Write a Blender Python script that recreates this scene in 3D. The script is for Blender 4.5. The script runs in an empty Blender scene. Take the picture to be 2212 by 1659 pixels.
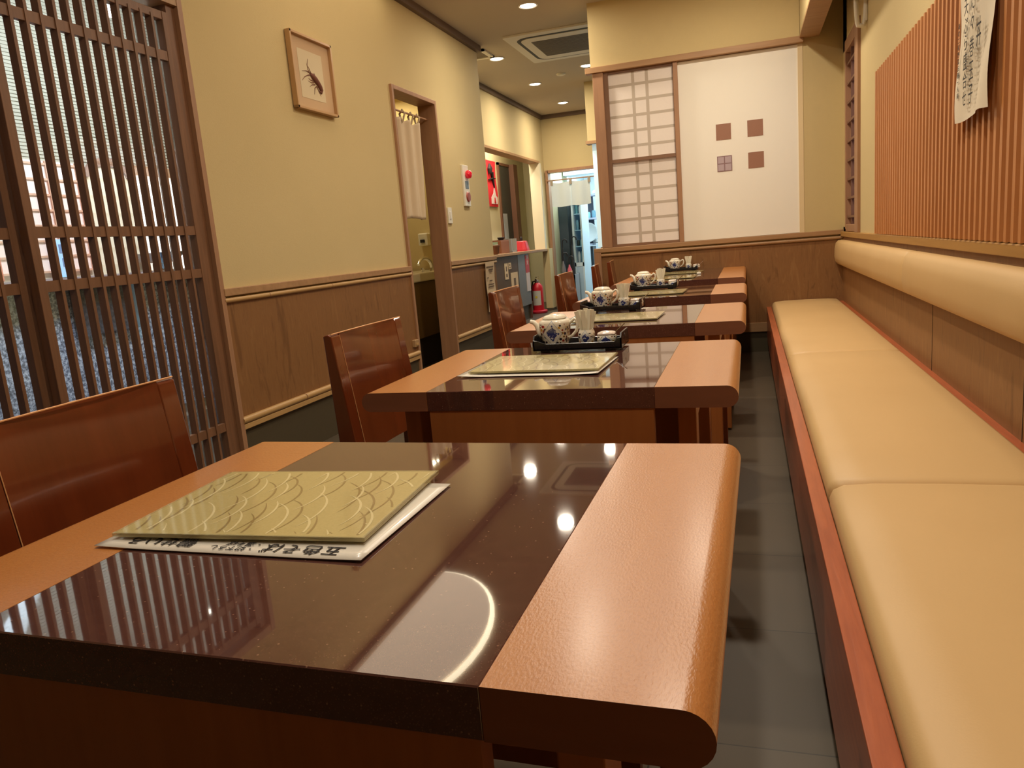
import bpy, bmesh, math, random
from mathutils import Vector, Matrix
random.seed(7)
PI = math.pi
S = bpy.context.scene
COL = S.collection

# ------------------------------------------------------------------ camera
F_PX, YAW, PITCH, ROLL = 1625.47, 0.3136653, -0.1823818, -0.0837425
fw = Vector((-math.sin(YAW)*math.cos(PITCH), math.cos(YAW)*math.cos(PITCH), math.sin(PITCH)))
rt = fw.cross(Vector((0, 0, 1))).normalized(); up = rt.cross(fw)
r2 = rt*math.cos(ROLL) + up*math.sin(ROLL); u2 = -rt*math.sin(ROLL) + up*math.cos(ROLL)
cam_data = bpy.data.cameras.new('camera'); cam = bpy.data.objects.new('camera', cam_data); COL.objects.link(cam)
cam.matrix_world = Matrix(((r2.x, u2.x, -fw.x, 0), (r2.y, u2.y, -fw.y, 0), (r2.z, u2.z, -fw.z, 1.02), (0, 0, 0, 1)))
cam_data.sensor_width = 36; cam_data.lens = F_PX/2212*36; cam_data.clip_start = 0.02
S.camera = cam

# ------------------------------------------------------------------ world, exposure, big lights
S.view_settings.view_transform = 'Standard'; S.view_settings.look = 'None'
S.view_settings.exposure = 0.0; S.view_settings.gamma = 1.0; S.view_settings.use_curve_mapping = False
w = bpy.data.worlds.new('world'); S.world = w; w.use_nodes = True
w.node_tree.nodes['Background'].inputs[0].default_value = (.75, .85, 1, 1)
w.node_tree.nodes['Background'].inputs[1].default_value = .12
WARM = (1.0, .87, .69)
def area(name, loc, rot, sx, sy, power, color, parent=None):
    l = bpy.data.lights.new(name, 'AREA'); l.shape = 'RECTANGLE'; l.size = sx; l.size_y = sy; l.energy = power; l.color = color
    o = bpy.data.objects.new(name, l); COL.objects.link(o); o.location = loc; o.rotation_euler = rot
    if parent: o.parent = parent
    return o
area('vestibule_fill', (-2.8, 3.5, 2.45), (0, .75, 0), .5, 1.8, 75, (.72, .86, 1))  # unseen fill light added above the lattice doors, aimed to brighten the granite
area('kitchen_light', (-2.3, 12.6, 2.35), (0, 0, 0), 1.0, 1.6, 90, (.78, .92, 1))
area('register_light', (-3.25, 10.2, 2.7), (0, 0, 0), .4, 1.6, 34, (1, .86, .66))
area('washroom_light', (-3.15, 6.5, 2.45), (0, 0, 0),   .3, .5, 8, (1, .85, .55))
DL_POWER = 34; GLOW = 13.5

# ------------------------------------------------------------------ materials
def lin(c): return c/12.92 if c <= .04045 else ((c+.055)/1.055)**2.4
def C(r, g, b): return (lin(r/255), lin(g/255), lin(b/255), 1)
MATS = {}
class N:
    def __init__(s, name):
        m = bpy.data.materials.new(name); m.use_nodes = True; s.m = m; s.t = m.node_tree; s.n = s.t.nodes; s.l = s.t.links
        s.b = s.n['Principled BSDF']
    def new(s, t, **k):
        n = s.n.new(t)
        for a, v in k.items(): setattr(n, a, v)
        return n
    def coord(s, scale=(1, 1, 1), rot=(0, 0, 0), loc=(0, 0, 0)):
        tc = s.new('ShaderNodeTexCoord'); mp = s.new('ShaderNodeMapping')
        mp.inputs['Scale'].default_value = scale; mp.inputs['Rotation'].default_value = rot; mp.inputs['Location'].default_value = loc
        s.l.new(tc.outputs['Object'], mp.inputs[0]); return mp.outputs[0]
    def noise(s, vec, scale, detail=3, rough=.5, dist=0):
        n = s.new('ShaderNodeTexNoise'); n.inputs['Scale'].default_value = scale; n.inputs['Detail'].default_value = detail
        n.inputs['Roughness'].default_value = rough; n.inputs['Distortion'].default_value = dist; s.l.new(vec, n.inputs['Vector']); return n.outputs['Fac']
    def ramp(s, fac, stops):
        r = s.new('ShaderNodeValToRGB'); e = r.color_ramp.elements
        while len(e) < len(stops): e.new(.5)
        for q, (p, c) in zip(e, stops): q.position = p; q.color = c
        s.l.new(fac, r.inputs[0]); return r.outputs[0]
    def math(s, op, a, b=None):
        n = s.new('ShaderNodeMath', operation=op)
        for i, v in enumerate((a, b)):
            if v is None: continue
            if isinstance(v, (int, float)): n.inputs[i].default_value = v
            else: s.l.new(v, n.inputs[i])
        return n.outputs[0]
    def mix(s, fac, a, b):
        n = s.new('ShaderNodeMix', data_type='RGBA')
        if isinstance(fac, (int, float)): n.inputs[0].default_value = fac
        else: s.l.new(fac, n.inputs[0])
        for i, v in ((6, a), (7, b)):
            if isinstance(v, tuple): n.inputs[i].default_value = v
            else: s.l.new(v, n.inputs[i])
        return n.outputs[2]
    def bump(s, h, strength, dist=.002):
        n = s.new('ShaderNodeBump'); n.inputs['Strength'].default_value = strength; n.inputs['Distance'].default_value = dist
        s.l.new(h, n.inputs['Height']); s.l.new(n.outputs[0], s.b.inputs['Normal'])
    def col(s, c):
        if isinstance(c, tuple): s.b.inputs['Base Color'].default_value = c
        else: s.l.new(c, s.b.inputs['Base Color'])
def plain(name, c, rough=.6, metal=0, emit=0, coat=0, spec=None, alpha=None, trans=0):
    if name in MATS: return MATS[name]
    m = N(name); m.col(c); m.b.inputs['Roughness'].default_value = rough; m.b.inputs['Metallic'].default_value = metal
    v = m.noise(m.coord(), 40, 2); m.l.new(m.math('ADD', m.math('MULTIPLY', v, .08), rough-.04), m.b.inputs['Roughness'])
    if emit: m.b.inputs['Emission Color'].default_value = c; m.b.inputs['Emission Strength'].default_value = emit
    if coat: m.b.inputs['Coat Weight'].default_value = coat; m.b.inputs['Coat Roughness'].default_value = .05
    if spec is not None: m.b.inputs['Specular IOR Level'].default_value = spec
    if trans: m.b.inputs['Transmission Weight'].default_value = trans
    if alpha is not None: m.b.inputs['Alpha'].default_value = alpha
    MATS[name] = m.m; return m.m
def wood(name, dark, light, rough=.4, axis='z', scale=1, coat=0, bump=.15, contrast=(.3, .7)):
    m = N(name); st = {'x': (3, 40, 40), 'y': (40, 3, 40), 'z': (40, 40, 3)}[axis]
    v = m.coord(tuple(a*scale for a in st)); g = m.noise(v, 1, 5, .6, .6)
    m.col(m.ramp(g, [(contrast[0], dark), (contrast[1], light)])); m.b.inputs['Roughness'].default_value = rough
    if coat: m.b.inputs['Coat Weight'].default_value = coat; m.b.inputs['Coat Roughness'].default_value = .06
    if bump: m.bump(g, bump, .001)
    MATS[name] = m.m; return m.m
def stucco(name, c1, c2):
    m = N(name); v = m.coord(); m.col(m.mix(m.noise(v, 2.2, 4), c1, c2)); m.b.inputs['Roughness'].default_value = .92
    m.bump(m.noise(v, 160, 4, .7), .35, .0025); return m.m
WALL = stucco('ochre_plaster', C(202, 182, 132), C(209, 189, 140))
CEIL = stucco('ceiling_paint', C(196, 184, 166), C(202, 190, 172))
def wain():
    m = N('wainscot_grain'); g = m.noise(m.coord((9, 9, 1.3)), 2.2, 6, .62, 1.6); f = m.noise(m.coord((70, 70, 5)), 1, 3)
    c = m.ramp(g, [(.32, C(118, 80, 44)), (.46, C(144, 102, 60)), (.54, C(138, 96, 55)), (.66, C(152, 110, 66))]); m.col(m.mix(m.math('MULTIPLY', f, .35), c, C(122, 84, 48)))
    m.b.inputs['Roughness'].default_value = .5; m.bump(f, .08, .001); return m.m
WAIN = wain()
TRIM = wood('pale_trim_wood', C(160, 122, 84), C(178, 139, 98), .5, 'x', .6, bump=.05)
TRIMZ = wood('pale_post_wood', C(156, 116, 86), C(174, 132, 98), .5, 'z', .6, bump=.05)
BAMB = wood('bamboo', C(178, 140, 88), C(196, 158, 104), .4, 'y', .6, bump=.05)
LATT = wood('lattice_wood', C(112, 78, 54), C(134, 94, 66), .5, 'z', .8, bump=.08)
TBL = wood('table_maple', C(178, 106, 56), C(198, 124, 70), .3, 'y', .5, coat=0, bump=0)
def tbl_finish():
    m = N('table_maple_satin'); v = m.coord((30, 3, 30)); g = m.noise(v, 1, 4, .55, .5)
    sp = m.noise(m.coord((1, .45, 1)), 420, 2, .5)
    c = m.mix(g, C(178, 114, 58), C(192, 128, 68)); c = m.mix(m.math('MULTIPLY', m.math('GREATER_THAN', sp, .56), .18), c, C(150, 90, 46)); m.col(c)
    m.b.inputs['Roughness'].default_value = .33; m.b.inputs['Coat Weight'].default_value = .35; m.b.inputs['Coat Roughness'].default_value = .22
    m.bump(sp, .6, .0009); return m.m
TBL = tbl_finish()
TEDGE = wood('table_end_face_wood', C(120, 74, 50), C(134, 84, 58), .5, 'x', .5, bump=0)  # darker wood tone for the near and far faces of the wooden ends
TBLD = wood('table_base_wood', C(146, 86, 40), C(162, 100, 50), .4, 'z', .5, bump=0)
def stone():
    m = N('polished_stone'); v = m.coord()
    vo = m.new('ShaderNodeTexVoronoi'); vo.inputs['Scale'].default_value = 130; m.l.new(v, vo.inputs['Vector'])
    sel = m.new('ShaderNodeSeparateColor'); m.l.new(vo.outputs['Color'], sel.inputs[0])
    spk = m.math('MULTIPLY', m.math('LESS_THAN', vo.outputs['Distance'], .13), m.math('GREATER_THAN', sel.outputs[0], .6))
    base = m.mix(m.noise(v, 60, 4), C(70, 42, 37), C(92, 58, 50)); c1 = m.mix(m.math('MULTIPLY', spk, .6), base, C(156, 118, 96))
    v2 = m.new('ShaderNodeTexVoronoi'); v2.inputs['Scale'].default_value = 420; m.l.new(v, v2.inputs['Vector']); s2 = m.new('ShaderNodeSeparateColor'); m.l.new(v2.outputs['Color'], s2.inputs[0])
    sp2 = m.math('MULTIPLY', m.math('LESS_THAN', v2.outputs['Distance'], .3), m.math('GREATER_THAN', s2.outputs[1], .55)); m.col(m.mix(m.math('MULTIPLY', sp2, .22), c1, C(140, 104, 86)))
    m.b.inputs['Roughness'].default_value = .04; m.b.inputs['Coat Weight'].default_value = .6; m.b.inputs['Coat Roughness'].default_value = .012
    m.b.inputs['Specular IOR Level'].default_value = .75; return m.m
STONE = stone()
CHAIR = wood('chair_lacquer', C(98, 42, 18), C(116, 52, 24), .22, 'z', .45, coat=.8, bump=0)
CHAIRE = plain('worn_edge', C(226, 168, 112), .5)
def leather():
    m = N('tan_leather'); v = m.coord(); m.col(m.mix(m.noise(v, 3, 3), C(206, 170, 116), C(215, 180, 126)))
    m.b.inputs['Roughness'].default_value = .48; m.bump(m.noise(v, 260, 3, .6), .18, .001); return m.m
LEATH = leather()
BWOOD = wood('bench_redwood', C(160, 80, 46), C(184, 98, 58), .35, 'y', 1.4, coat=.2, bump=.3)
BKICK = wood('bench_box_wood', C(84, 56, 34), C(96, 66, 42), .6, 'y', 1)  # darker brown wood of the bench box
SLAT = wood('slat_cedar', C(192, 126, 70), C(206, 140, 82), .45, 'z', 1, bump=.05)
SLATB = wood('slat_backing_cedar', C(104, 50, 18), C(120, 60, 26), .5, 'z', 1, bump=.05)
def floor_m():
    m = N('dark_floor_tile'); v = m.coord((1, 1, 1), (0, 0, 0), (.21, .008, 0))
    b = m.new('ShaderNodeTexBrick'); b.offset = 0; b.inputs['Scale'].default_value = 1
    b.inputs['Brick Width'].default_value = .469; b.inputs['Row Height'].default_value = .469; b.inputs['Mortar Size'].default_value = .0018; b.inputs['Mortar Smooth'].default_value = .1
    b.inputs['Color1'].default_value = C(76, 65, 50); b.inputs['Color2'].default_value = C(84, 72, 56); b.inputs['Mortar'].default_value = C(30, 26, 22)
    m.l.new(v, b.inputs['Vector']); m.col(m.mix(m.math('MULTIPLY', m.noise(m.coord(), 9, 4), .6), b.outputs['Color'], C(68, 62, 52)))
    m.b.inputs['Roughness'].default_value = .42; return m.m
FLOOR = floor_m()
KICK = plain('dark_olive_skirting', C(76, 66, 46), .6)
PANEL = plain('white_screen_paper', C(246, 242, 230), .85)
def paper(name, c, emit):
    m = N(name); v = m.coord((1, 1, 1)); m.col(m.mix(m.noise(v, 60, 4), c, tuple(min(1, a*1.05) for a in c[:3])+(1,)))
    m.b.inputs['Roughness'].default_value = .9; m.b.inputs['Emission Color'].default_value = c; m.b.inputs['Emission Strength'].default_value = emit; return m.m
SHOJI = paper('shoji_paper', C(234, 224, 214), .04)
WINP = paper('window_paper', C(176, 146, 150), .05)
MUNT_SHADE = plain('muntin_shade_on_paper', C(198, 186, 172), .9)  # grey tone standing for the shade of muntins behind the paper
BROWN = plain('brown_tile', C(156, 112, 90), .5)
WHITE = plain('white_paint', C(232, 228, 218), .5)
WHITEP = plain('white_plastic', C(228, 222, 204), .35)
BLACK = plain('black_lacquer', C(26, 24, 28), .28, coat=.3)
DARK = plain('dark_void_brown', C(52, 36, 24), .7)
INK = plain('black_ink', C(28, 24, 26), .7)
RED = plain('signal_red', C(196, 30, 42), .4)
CHROME = plain('chrome', C(225, 225, 225), .12, metal=1)
DOWN = plain('lamp_diffuser', C(255, 244, 222), .5, emit=9)
RING = plain('lamp_ring', C(225, 220, 208), .4)
def granite():
    m = N('grey_granite'); v = m.coord(); n = m.noise(v, 55, 4, .8)
    m.col(m.ramp(n, [(.42, C(64, 68, 82)), (.5, C(132, 140, 160)), (.6, C(206, 212, 226))])); m.b.inputs['Roughness'].default_value = .4; return m.m
GRAN = granite()
def porcelain(name, cz, a, b, zlo, zhi, blob=True):
    m = N(name); tc = m.new('ShaderNodeTexCoord'); v = tc.outputs['Object']
    sx = m.new('ShaderNodeSeparateXYZ'); m.l.new(v, sx.inputs[0]); x, z = sx.outputs[0], sx.outputs[2]
    vo = m.new('ShaderNodeTexVoronoi'); vo.inputs['Scale'].default_value = 92; m.l.new(v, vo.inputs['Vector'])
    sc = m.new('ShaderNodeSeparateColor'); m.l.new(vo.outputs['Color'], sc.inputs[0])
    band = m.math('MULTIPLY', m.math('GREATER_THAN', z, zlo), m.math('LESS_THAN', z, zhi))
    dot = m.math('MULTIPLY', m.math('LESS_THAN', vo.outputs['Distance'], .40), band)
    dcol = m.ramp(sc.outputs[0], [(.0, C(40, 34, 40)), (.45, C(52, 44, 60)), (.6, C(176, 56, 44)), (.8, C(86, 60, 40)), (.92, C(190, 150, 60))])
    cream = C(236, 228, 208); col = m.mix(dot, cream, dcol)
    if blob:
        d = m.math('ADD', m.math('DIVIDE', m.math('ABSOLUTE', x), a), m.math('DIVIDE', m.math('ABSOLUTE', m.math('SUBTRACT', z, cz)), b))
        nz = m.noise(v, 120, 2)
        inside = m.math('LESS_THAN', d, 1.15); col = m.mix(inside, col, C(226, 224, 214))
        ring = m.math('MULTIPLY', m.math('GREATER_THAN', d, 1.08), inside); col = m.mix(ring, col, C(150, 160, 176))
        blue = m.math('LESS_THAN', m.math('ADD', d, m.math('MULTIPLY', nz, 1.0)), 1.22); col = m.mix(blue, col, C(52, 62, 122))
        wh = m.math('MULTIPLY', blue, m.math('GREATER_THAN', m.noise(v, 170, 1), .63)); col = m.mix(wh, col, C(214, 216, 222))
    m.col(col); m.b.inputs['Roughness'].default_value = .12; m.b.inputs['Coat Weight'].default_value = .5; m.b.inputs['Coat Roughness'].default_value = .04
    return m.m
CREAM = plain('cream_porcelain', C(236, 228, 208), .12, coat=.5)
def menu_cover():
    m = N('olive_gold_cover'); v = m.coord(); n = m.noise(v, 220, 3, .7); c = m.mix(n, C(176, 158, 98), C(200, 184, 124)); m.col(c)
    m.b.inputs['Roughness'].default_value = .35; m.b.inputs['Coat Weight'].default_value = .9; m.b.inputs['Coat Roughness'].default_value = .07
    w_ = m.noise(v, 14, 2); m.bump(w_, .25, .004); return m.m
COVER = menu_cover()
ARCD = plain('cover_arc_dark', C(150, 128, 76), .3, coat=.8)
ARCL = plain('cover_arc_light', C(222, 208, 156), .3, coat=.8)
SLEEVE = plain('clear_sleeve_edge', C(210, 200, 150), .08, coat=.8, alpha=.45)
SHEET = plain('laminated_white_sheet', C(234, 228, 216), .3, coat=.6)
CLOTH = paper('noren_linen', C(206, 186, 156), .0)
KCLOTH = paper('kitchen_noren_linen', C(204, 214, 212), .12)

# ------------------------------------------------------------------ mesh builder
class M:
    def __init__(s): s.b = bmesh.new()
    def box(s, x0, x1, y0, y1, z0, z1, rot=None):
        g = bmesh.ops.create_cube(s.b, size=1)['verts']
        mt = Matrix.Translation(((x0+x1)/2, (y0+y1)/2, (z0+z1)/2)) @ (rot or Matrix()) @ Matrix.Diagonal((abs(x1-x0), abs(y1-y0), abs(z1-z0), 1))
        bmesh.ops.transform(s.b, matrix=mt, verts=g); return s
    def prism(s, pts, axis, a0, a1):
        f = {'y': lambda p, a: (p[0], a, p[1]), 'z': lambda p, a: (p[0], p[1], a), 'x': lambda p, a: (a, p[0], p[1])}[axis]
        A = [s.b.verts.new(f(p, a0)) for p in pts]; B = [s.b.verts.new(f(p, a1)) for p in pts]; n = len(pts)
        fs = [s.b.faces.new(A), s.b.faces.new(B[::-1])]
        for i in range(n): fs.append(s.b.faces.new((A[i], B[i], B[(i+1) % n], A[(i+1) % n])))
        bmesh.ops.recalc_face_normals(s.b, faces=fs); return s
    def loft(s, rings, cap=True):
        R = [[s.b.verts.new(p) for p in r] for r in rings]; n = len(R[0]); fs = []
        for a, b in zip(R, R[1:]):
            for i in range(n): fs.append(s.b.faces.new((a[i], a[(i+1) % n], b[(i+1) % n], b[i])))
        if cap: fs += [s.b.faces.new(R[0][::-1]), s.b.faces.new(R[-1])]
        bmesh.ops.recalc_face_normals(s.b, faces=fs); return s
    def tube(s, pts, r, n=10):
        pts = [Vector(p) for p in pts]; rs = r if isinstance(r, (list, tuple)) else [r]*len(pts); rings = []; prev = None
        for i, p in enumerate(pts):
            t = (pts[min(i+1, len(pts)-1)] - pts[max(i-1, 0)]).normalized()
            a = prev if prev is not None else (Vector((0, 0, 1)) if abs(t.z) < .9 else Vector((1, 0, 0)))
            u = (a - t*a.dot(t)).normalized(); v = t.cross(u); prev = u
            rings.append([p + (u*math.cos(2*PI*k/n) + v*math.sin(2*PI*k/n))*rs[i] for k in range(n)])
        return s.loft(rings)
    def lathe(s, prof, c=(0, 0, 0), n=28, sq=0, sx=1, sy=1):
        rings = []
        for r, z in prof:
            ring = []
            for k in range(n):
                a = 2*PI*k/n; e = 1
                if sq: e = (abs(math.cos(a))**sq + abs(math.sin(a))**sq)**(-1/sq)
                ring.append((c[0]+r*e*math.cos(a)*sx, c[1]+r*e*math.sin(a)*sy, c[2]+z))
            rings.append(ring)
        return s.loft(rings)
    def grid(s, fn, nu, nv):
        V = [[s.b.verts.new(fn(i/nu, j/nv)) for j in range(nv+1)] for i in range(nu+1)]
        for i in range(nu):
            for j in range(nv): s.b.faces.new((V[i][j], V[i+1][j], V[i+1][j+1], V[i][j+1]))
        return s
    def obj(s, name, mat, parent=None, smooth=False, bevel=0, seg=2, shift=True, solid=0):
        me = bpy.data.meshes.new(name)
        if parent is not None and shift:
            bmesh.ops.translate(s.b, vec=-parent.location, verts=s.b.verts)
        s.b.to_mesh(me); s.b.free()
        if smooth:
            for p in me.polygons: p.use_smooth = True
        me.materials.append(mat); o = bpy.data.objects.new(name, me); COL.objects.link(o)
        if parent is not None: o.parent = parent
        if solid: md = o.modifiers.new('solid', 'SOLIDIFY'); md.thickness = solid
        if bevel:
            md = o.modifiers.new('bevel', 'BEVEL'); md.width = bevel; md.segments = seg; md.limit_method = 'ANGLE'; md.angle_limit = .6
        if smooth and bevel == 0:
            try: me.set_sharp_from_angle(angle=math.radians(50))
            except Exception: pass
        return o
def thing(name, label, cat, loc=(0, 0, 0), rz=0, group=None):
    o = bpy.data.objects.new(name, None); o.empty_display_size = .1; COL.objects.link(o); o.location = loc; o.rotation_euler = (0, 0, rz)
    o['label'] = label; o['category'] = cat
    if group: o['group'] = group
    return o
def tag(o, label, cat, group=None):
    o['label'] = label; o['category'] = cat
    if group: o['group'] = group
    return o
def st(o): o['kind'] = 'structure'; return o
def sthing(name, loc=(0, 0, 0)):
    o = bpy.data.objects.new(name, None); COL.objects.link(o); o.location = loc; o['kind'] = 'structure'; return o
def dup(root, loc, rz, label, group=None):
    r = root.copy(); COL.objects.link(r); r.location = loc; r.rotation_euler = (0, 0, rz); r['label'] = label
    if group: r['group'] = group
    for ch in list(root.children):
        c = ch.copy(); COL.objects.link(c); c.parent = r
        for g in ch.children: d = g.copy(); COL.objects.link(d); d.parent = c
    return r
def text(name, body, mat, mtx, size, parent=None, extrude=.0003, align='CENTER', sxy=(1, 1)):
    cu = bpy.data.curves.new(name, 'FONT'); cu.body = body; cu.size = size; cu.extrude = extrude; cu.align_x = align; cu.align_y = 'CENTER'
    cu.resolution_u = 3
    t = bpy.data.objects.new(name, cu); COL.objects.link(t); bpy.context.view_layer.update()
    me = bpy.data.meshes.new_from_object(t.evaluated_get(bpy.context.evaluated_depsgraph_get())); bpy.data.objects.remove(t)
    me.name = name; me.materials.clear(); me.materials.append(mat)
    mt = mtx @ Matrix.Diagonal((sxy[0], sxy[1], 1, 1))
    if parent is not None: mt = Matrix.Translation(-parent.location) @ mt
    me.transform(mt); o = bpy.data.objects.new(name, me); COL.objects.link(o)
    if parent is not None: o.parent = parent
    return o
# orientation helpers for text: on a wall facing +x (left wall), facing -x (right wall), facing -y (far wall)
ON_LEFT = Matrix(((0, 0, 1, 0), (1, 0, 0, 0), (0, 1, 0, 0), (0, 0, 0, 1)))
ON_RIGHT = Matrix(((0, 0, -1, 0), (-1, 0, 0, 0), (0, 1, 0, 0), (0, 0, 0, 1)))
ON_FAR = Matrix(((1, 0, 0, 0), (0, 0, -1, 0), (0, 1, 0, 0), (0, 0, 0, 1)))
T = Matrix.Translation

# ================================================================== SETTING
CZ = 2.85
st(M().box(-5, 1.2, -2.6, 15, -.1, 0).obj('floor', FLOOR))
st(M().box(-5, 1.2, -2.6, 15, CZ, CZ+.1).obj('ceiling', CEIL))
st(M().box(-4.1, .9, -2.6, -2.5, 0, CZ).obj('wall_back', WALL))
LX = -2.36
# left wall: above lattice doors, solid stretch, washroom doorway, end pier
st(M().box(LX-.12, LX, -2.5, 2.98, 2.19, CZ).box(LX-.12, LX, 2.98, 5.07, 0, CZ).box(LX-.12, LX, 5.07, 5.86, 2.19, CZ)
   .box(LX-.12, LX, 5.86, 7.04, 0, CZ).box(LX-.12, LX, -2.5, .35, 0, 2.19).obj('wall_left', WALL))
for a, b in ((2.98, 5.07), (5.86, 7.05)):
    n = sthing('trim_1')
    M().box(LX-.005, LX+.008, a, b, .27, .86).obj('wood_panel', WAIN, n)
    M().box(LX-.01, LX+.026, a, b, .892, .928).obj('chair_rail', TRIM, n, bevel=.003)
    M().tube([(LX+.012, a, .872), (LX+.012, b, .872)], .013, 10).obj('bamboo_moulding', BAMB, n, smooth=True)
    mb = M()
    k = a+.35
    while k < b: mb.tube([(LX+.012, k, .872), (LX+.012, k+.004, .872)], .0142, 10); mb.tube([(LX+.014, k+.2, .292), (LX+.014, k+.204, .292)], .0192, 10); k += .62
    mb.obj('bamboo_node', TRIMZ, n)
    bb = sthing('baseboard_left')
    M().tube([(LX+.012, a, .292), (LX+.012, b, .292)], .018, 10).obj('bamboo_moulding', BAMB, bb, smooth=True)
    M().box(LX-.01, LX+.022, a, b, .248, .274).obj('base_strip', BAMB, bb, bevel=.002)
    M().box(LX-.01, LX+.004, a, b, 0, .25).obj('skirting', KICK, bb)
st(M().box(LX-.01, LX+.04, -1.6, 7.06, CZ-.055, CZ).box(-2.92, LX, 7.04, 7.08, CZ-.055, CZ).obj('trim_2', plain('crown_brown', C(112, 92, 76), .6)))
# post between lattice doors and wall, header above the doors
st(M().box(LX-.1, LX+.022, 2.955, 2.985, 0, 2.19).obj('trim_3', TRIMZ))
st(M().box(LX-.1, LX+.02, .35, 2.985, 2.155, 2.195).obj('trim_4', TRIM))

# ---- lattice sliding doors
def lattice_door(name, y0, y1, x, stl, str_, n):
    d = sthing(name, (x, y0, 0)); f = .018
    M().box(x-.035, x+.002, y0, y0+stl, .03, 2.12).box(x-.035, x+.002, y1-str_, y1, .03, 2.12).box(x-.035, x, y0+stl+.0001, y1-str_-.0001, 2.085, 2.12).box(x-.035, x, y0+stl+.0001, y1-str_-.0001, 0.03, .075).obj('door_frame', LATT, d, bevel=.002)
    mb = M(); a = y0+stl; b = y1-str_
    for i in range(n):
        yc = a + (b-a)*(i+1)/(n+1); mb.box(x-.030, x+.003, yc-.0065, yc+.0065, .06, 2.1)
    mb.obj('slats', LATT, d)
    mb = M()
    for zc in (1.937, 1.199, 1.010, .29): mb.box(x-.022, x-.001, a-.002, b+.002, zc-.0195, zc+.0195)
    mb.obj('rails', LATT, d)
    g = plain('door_glass', C(225, 235, 235), .03, trans=1, alpha=.18)
    M().box(x-.034, x-.031, a-.01, b+.01, .07, 2.1).obj('glass', g, d)
    return d
lattice_door('door_1', 2.035, 2.905, LX, .035, .03, 12)
lattice_door('door_2', 1.15, 2.06, LX-.055, .045, .05, 12)
st(M().box(LX-.09, LX, 2.905, 2.957, 0, 2.16).obj('trim_5', LATT))
st(M().box(LX-.085, LX-.06, 2.80, 2.83, .02, 2.12).obj('trim_6', plain('aluminium_edge', C(190, 182, 168), .35)))

# ---- washroom doorway
n = sthing('door_3', (LX, 5.07, 0))
M().box(LX-.13, LX+.02, 5.065, 5.095, 0, 2.19).box(LX-.13, LX+.02, 5.835, 5.865, 0, 2.19).box(LX-.13, LX+.02, 5.0951, 5.8349, 2.16, 2.19).obj('door_frame', TRIMZ, n, bevel=.003)
wy = plain('washroom_yellow_wall', C(196, 178, 104), .9)
st(M().box(-3.5, -3.4, 4.6, 7.0, 0, 2.6).box(-3.5, LX-.12, 4.5, 4.6, 0, 2.6).box(-3.5, LX-.12, 6.94, 7.04, 0, CZ).box(-3.5, LX-.12, 4.5, 7.04, 2.5, 2.6).obj('wall_washroom', WALL))
w_ = thing('washbasin_cabinet', 'brown wooden washbasin cabinet with cream basin seen through the curtained doorway', 'cabinet', (-3.0, 6.1, 0))
M().box(-3.38, -2.78, 5.5, 6.9, .27, .76).obj('cabinet_body', plain('dim_brown_laminate', C(104, 74, 34), .5), w_)
M().box(-3.38, -2.83, 5.5, 6.9, 0, .27).obj('plinth', DARK, w_)
M().box(-3.38, -2.74, 5.45, 6.9, .765, .845).obj('basin', plain('cream_basin', C(226, 214, 182), .2, coat=.4), w_, bevel=.012)
M().box(-3.395, -3.36, 5.5, 6.9, .93, .98).obj('backsplash', TRIM, w_)
t = thing('faucet', 'chrome gooseneck faucet on the cream washbasin', 'faucet', (-2.84, 6.6, .845))
pp = [(-2.84, 6.62, .845)]+[(-2.84, 6.46+.16*math.cos(a), .87+.095*math.sin(a)) for a in [i*PI*.85/9 for i in range(10)]]
M().tube(pp, [.024]+[.019-.0006*i for i in range(10)], 12).obj('spout', CHROME, t, smooth=True)
M().lathe([(.012, 0), (.012, .012), (.02, .02), (.013, .036)], (-2.82, 6.36, .845), 12).obj('knob', CHROME, t, smooth=True)
M().lathe([(.03, 0), (.025, .012)], (-2.84, 6.62, .8445), 14).obj('base', CHROME, t, smooth=True)
tag(M().box(-3.398, -3.385, 5.6, 6.75, 1.0, 1.9).obj('mirror', plain('mirror_glass', C(205, 205, 185), .03, metal=1)), 'wall mirror above the washbasin behind the doorway curtain', 'mirror')
t = thing('soap_dispenser', 'small white wall dispenser beyond the washroom doorway', 'dispenser', (-3.0, 6.9, 1.12))
M().box(-3.06, -2.96, 6.86, 6.938, 1.08, 1.2).obj('dispenser_body', WHITEP, t, bevel=.01); M().box(-3.03, -2.99, 6.84, 6.862, 1.11, 1.14).obj('lever', INK, t)
t = thing('door_curtain', 'long cream linen half curtain hanging on a rod in the washroom doorway', 'curtain', (LX-.06, 5.4, 2.05))
def cur(u, v):
    y = 5.105+.55*u*(1-.06*(1-v)); return (LX-.06+.014*math.sin(u*19+v*1.5)+.006*math.sin(u*41), y, 1.275 + (2.005-1.275)*v - (.02*(.5-.5*math.cos(u*2*PI*3)) if v > .97 else 0) - .006*math.sin(u*9)*(1-v))
M().grid(cur, 60, 30).obj('cloth', CLOTH, t, smooth=True, solid=.002)
for yy in (5.2, 5.38, 5.53, 5.645):
    M().tube([(LX-.06, yy-.01, 1.98), (LX-.04, yy-.005, 2.04), (LX-.06, yy, 2.068), (LX-.085, yy, 2.04), (LX-.07, yy, 1.98)], .008, 6).obj('tab', CLOTH, t)
tag(M().tube([(LX-.06, 5.095, 2.052), (LX-.06, 5.835, 2.052)], .008, 8).obj('curtain_rod', TRIMZ), 'thin wooden rod across the washroom doorway carrying the curtain', 'rod')

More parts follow.
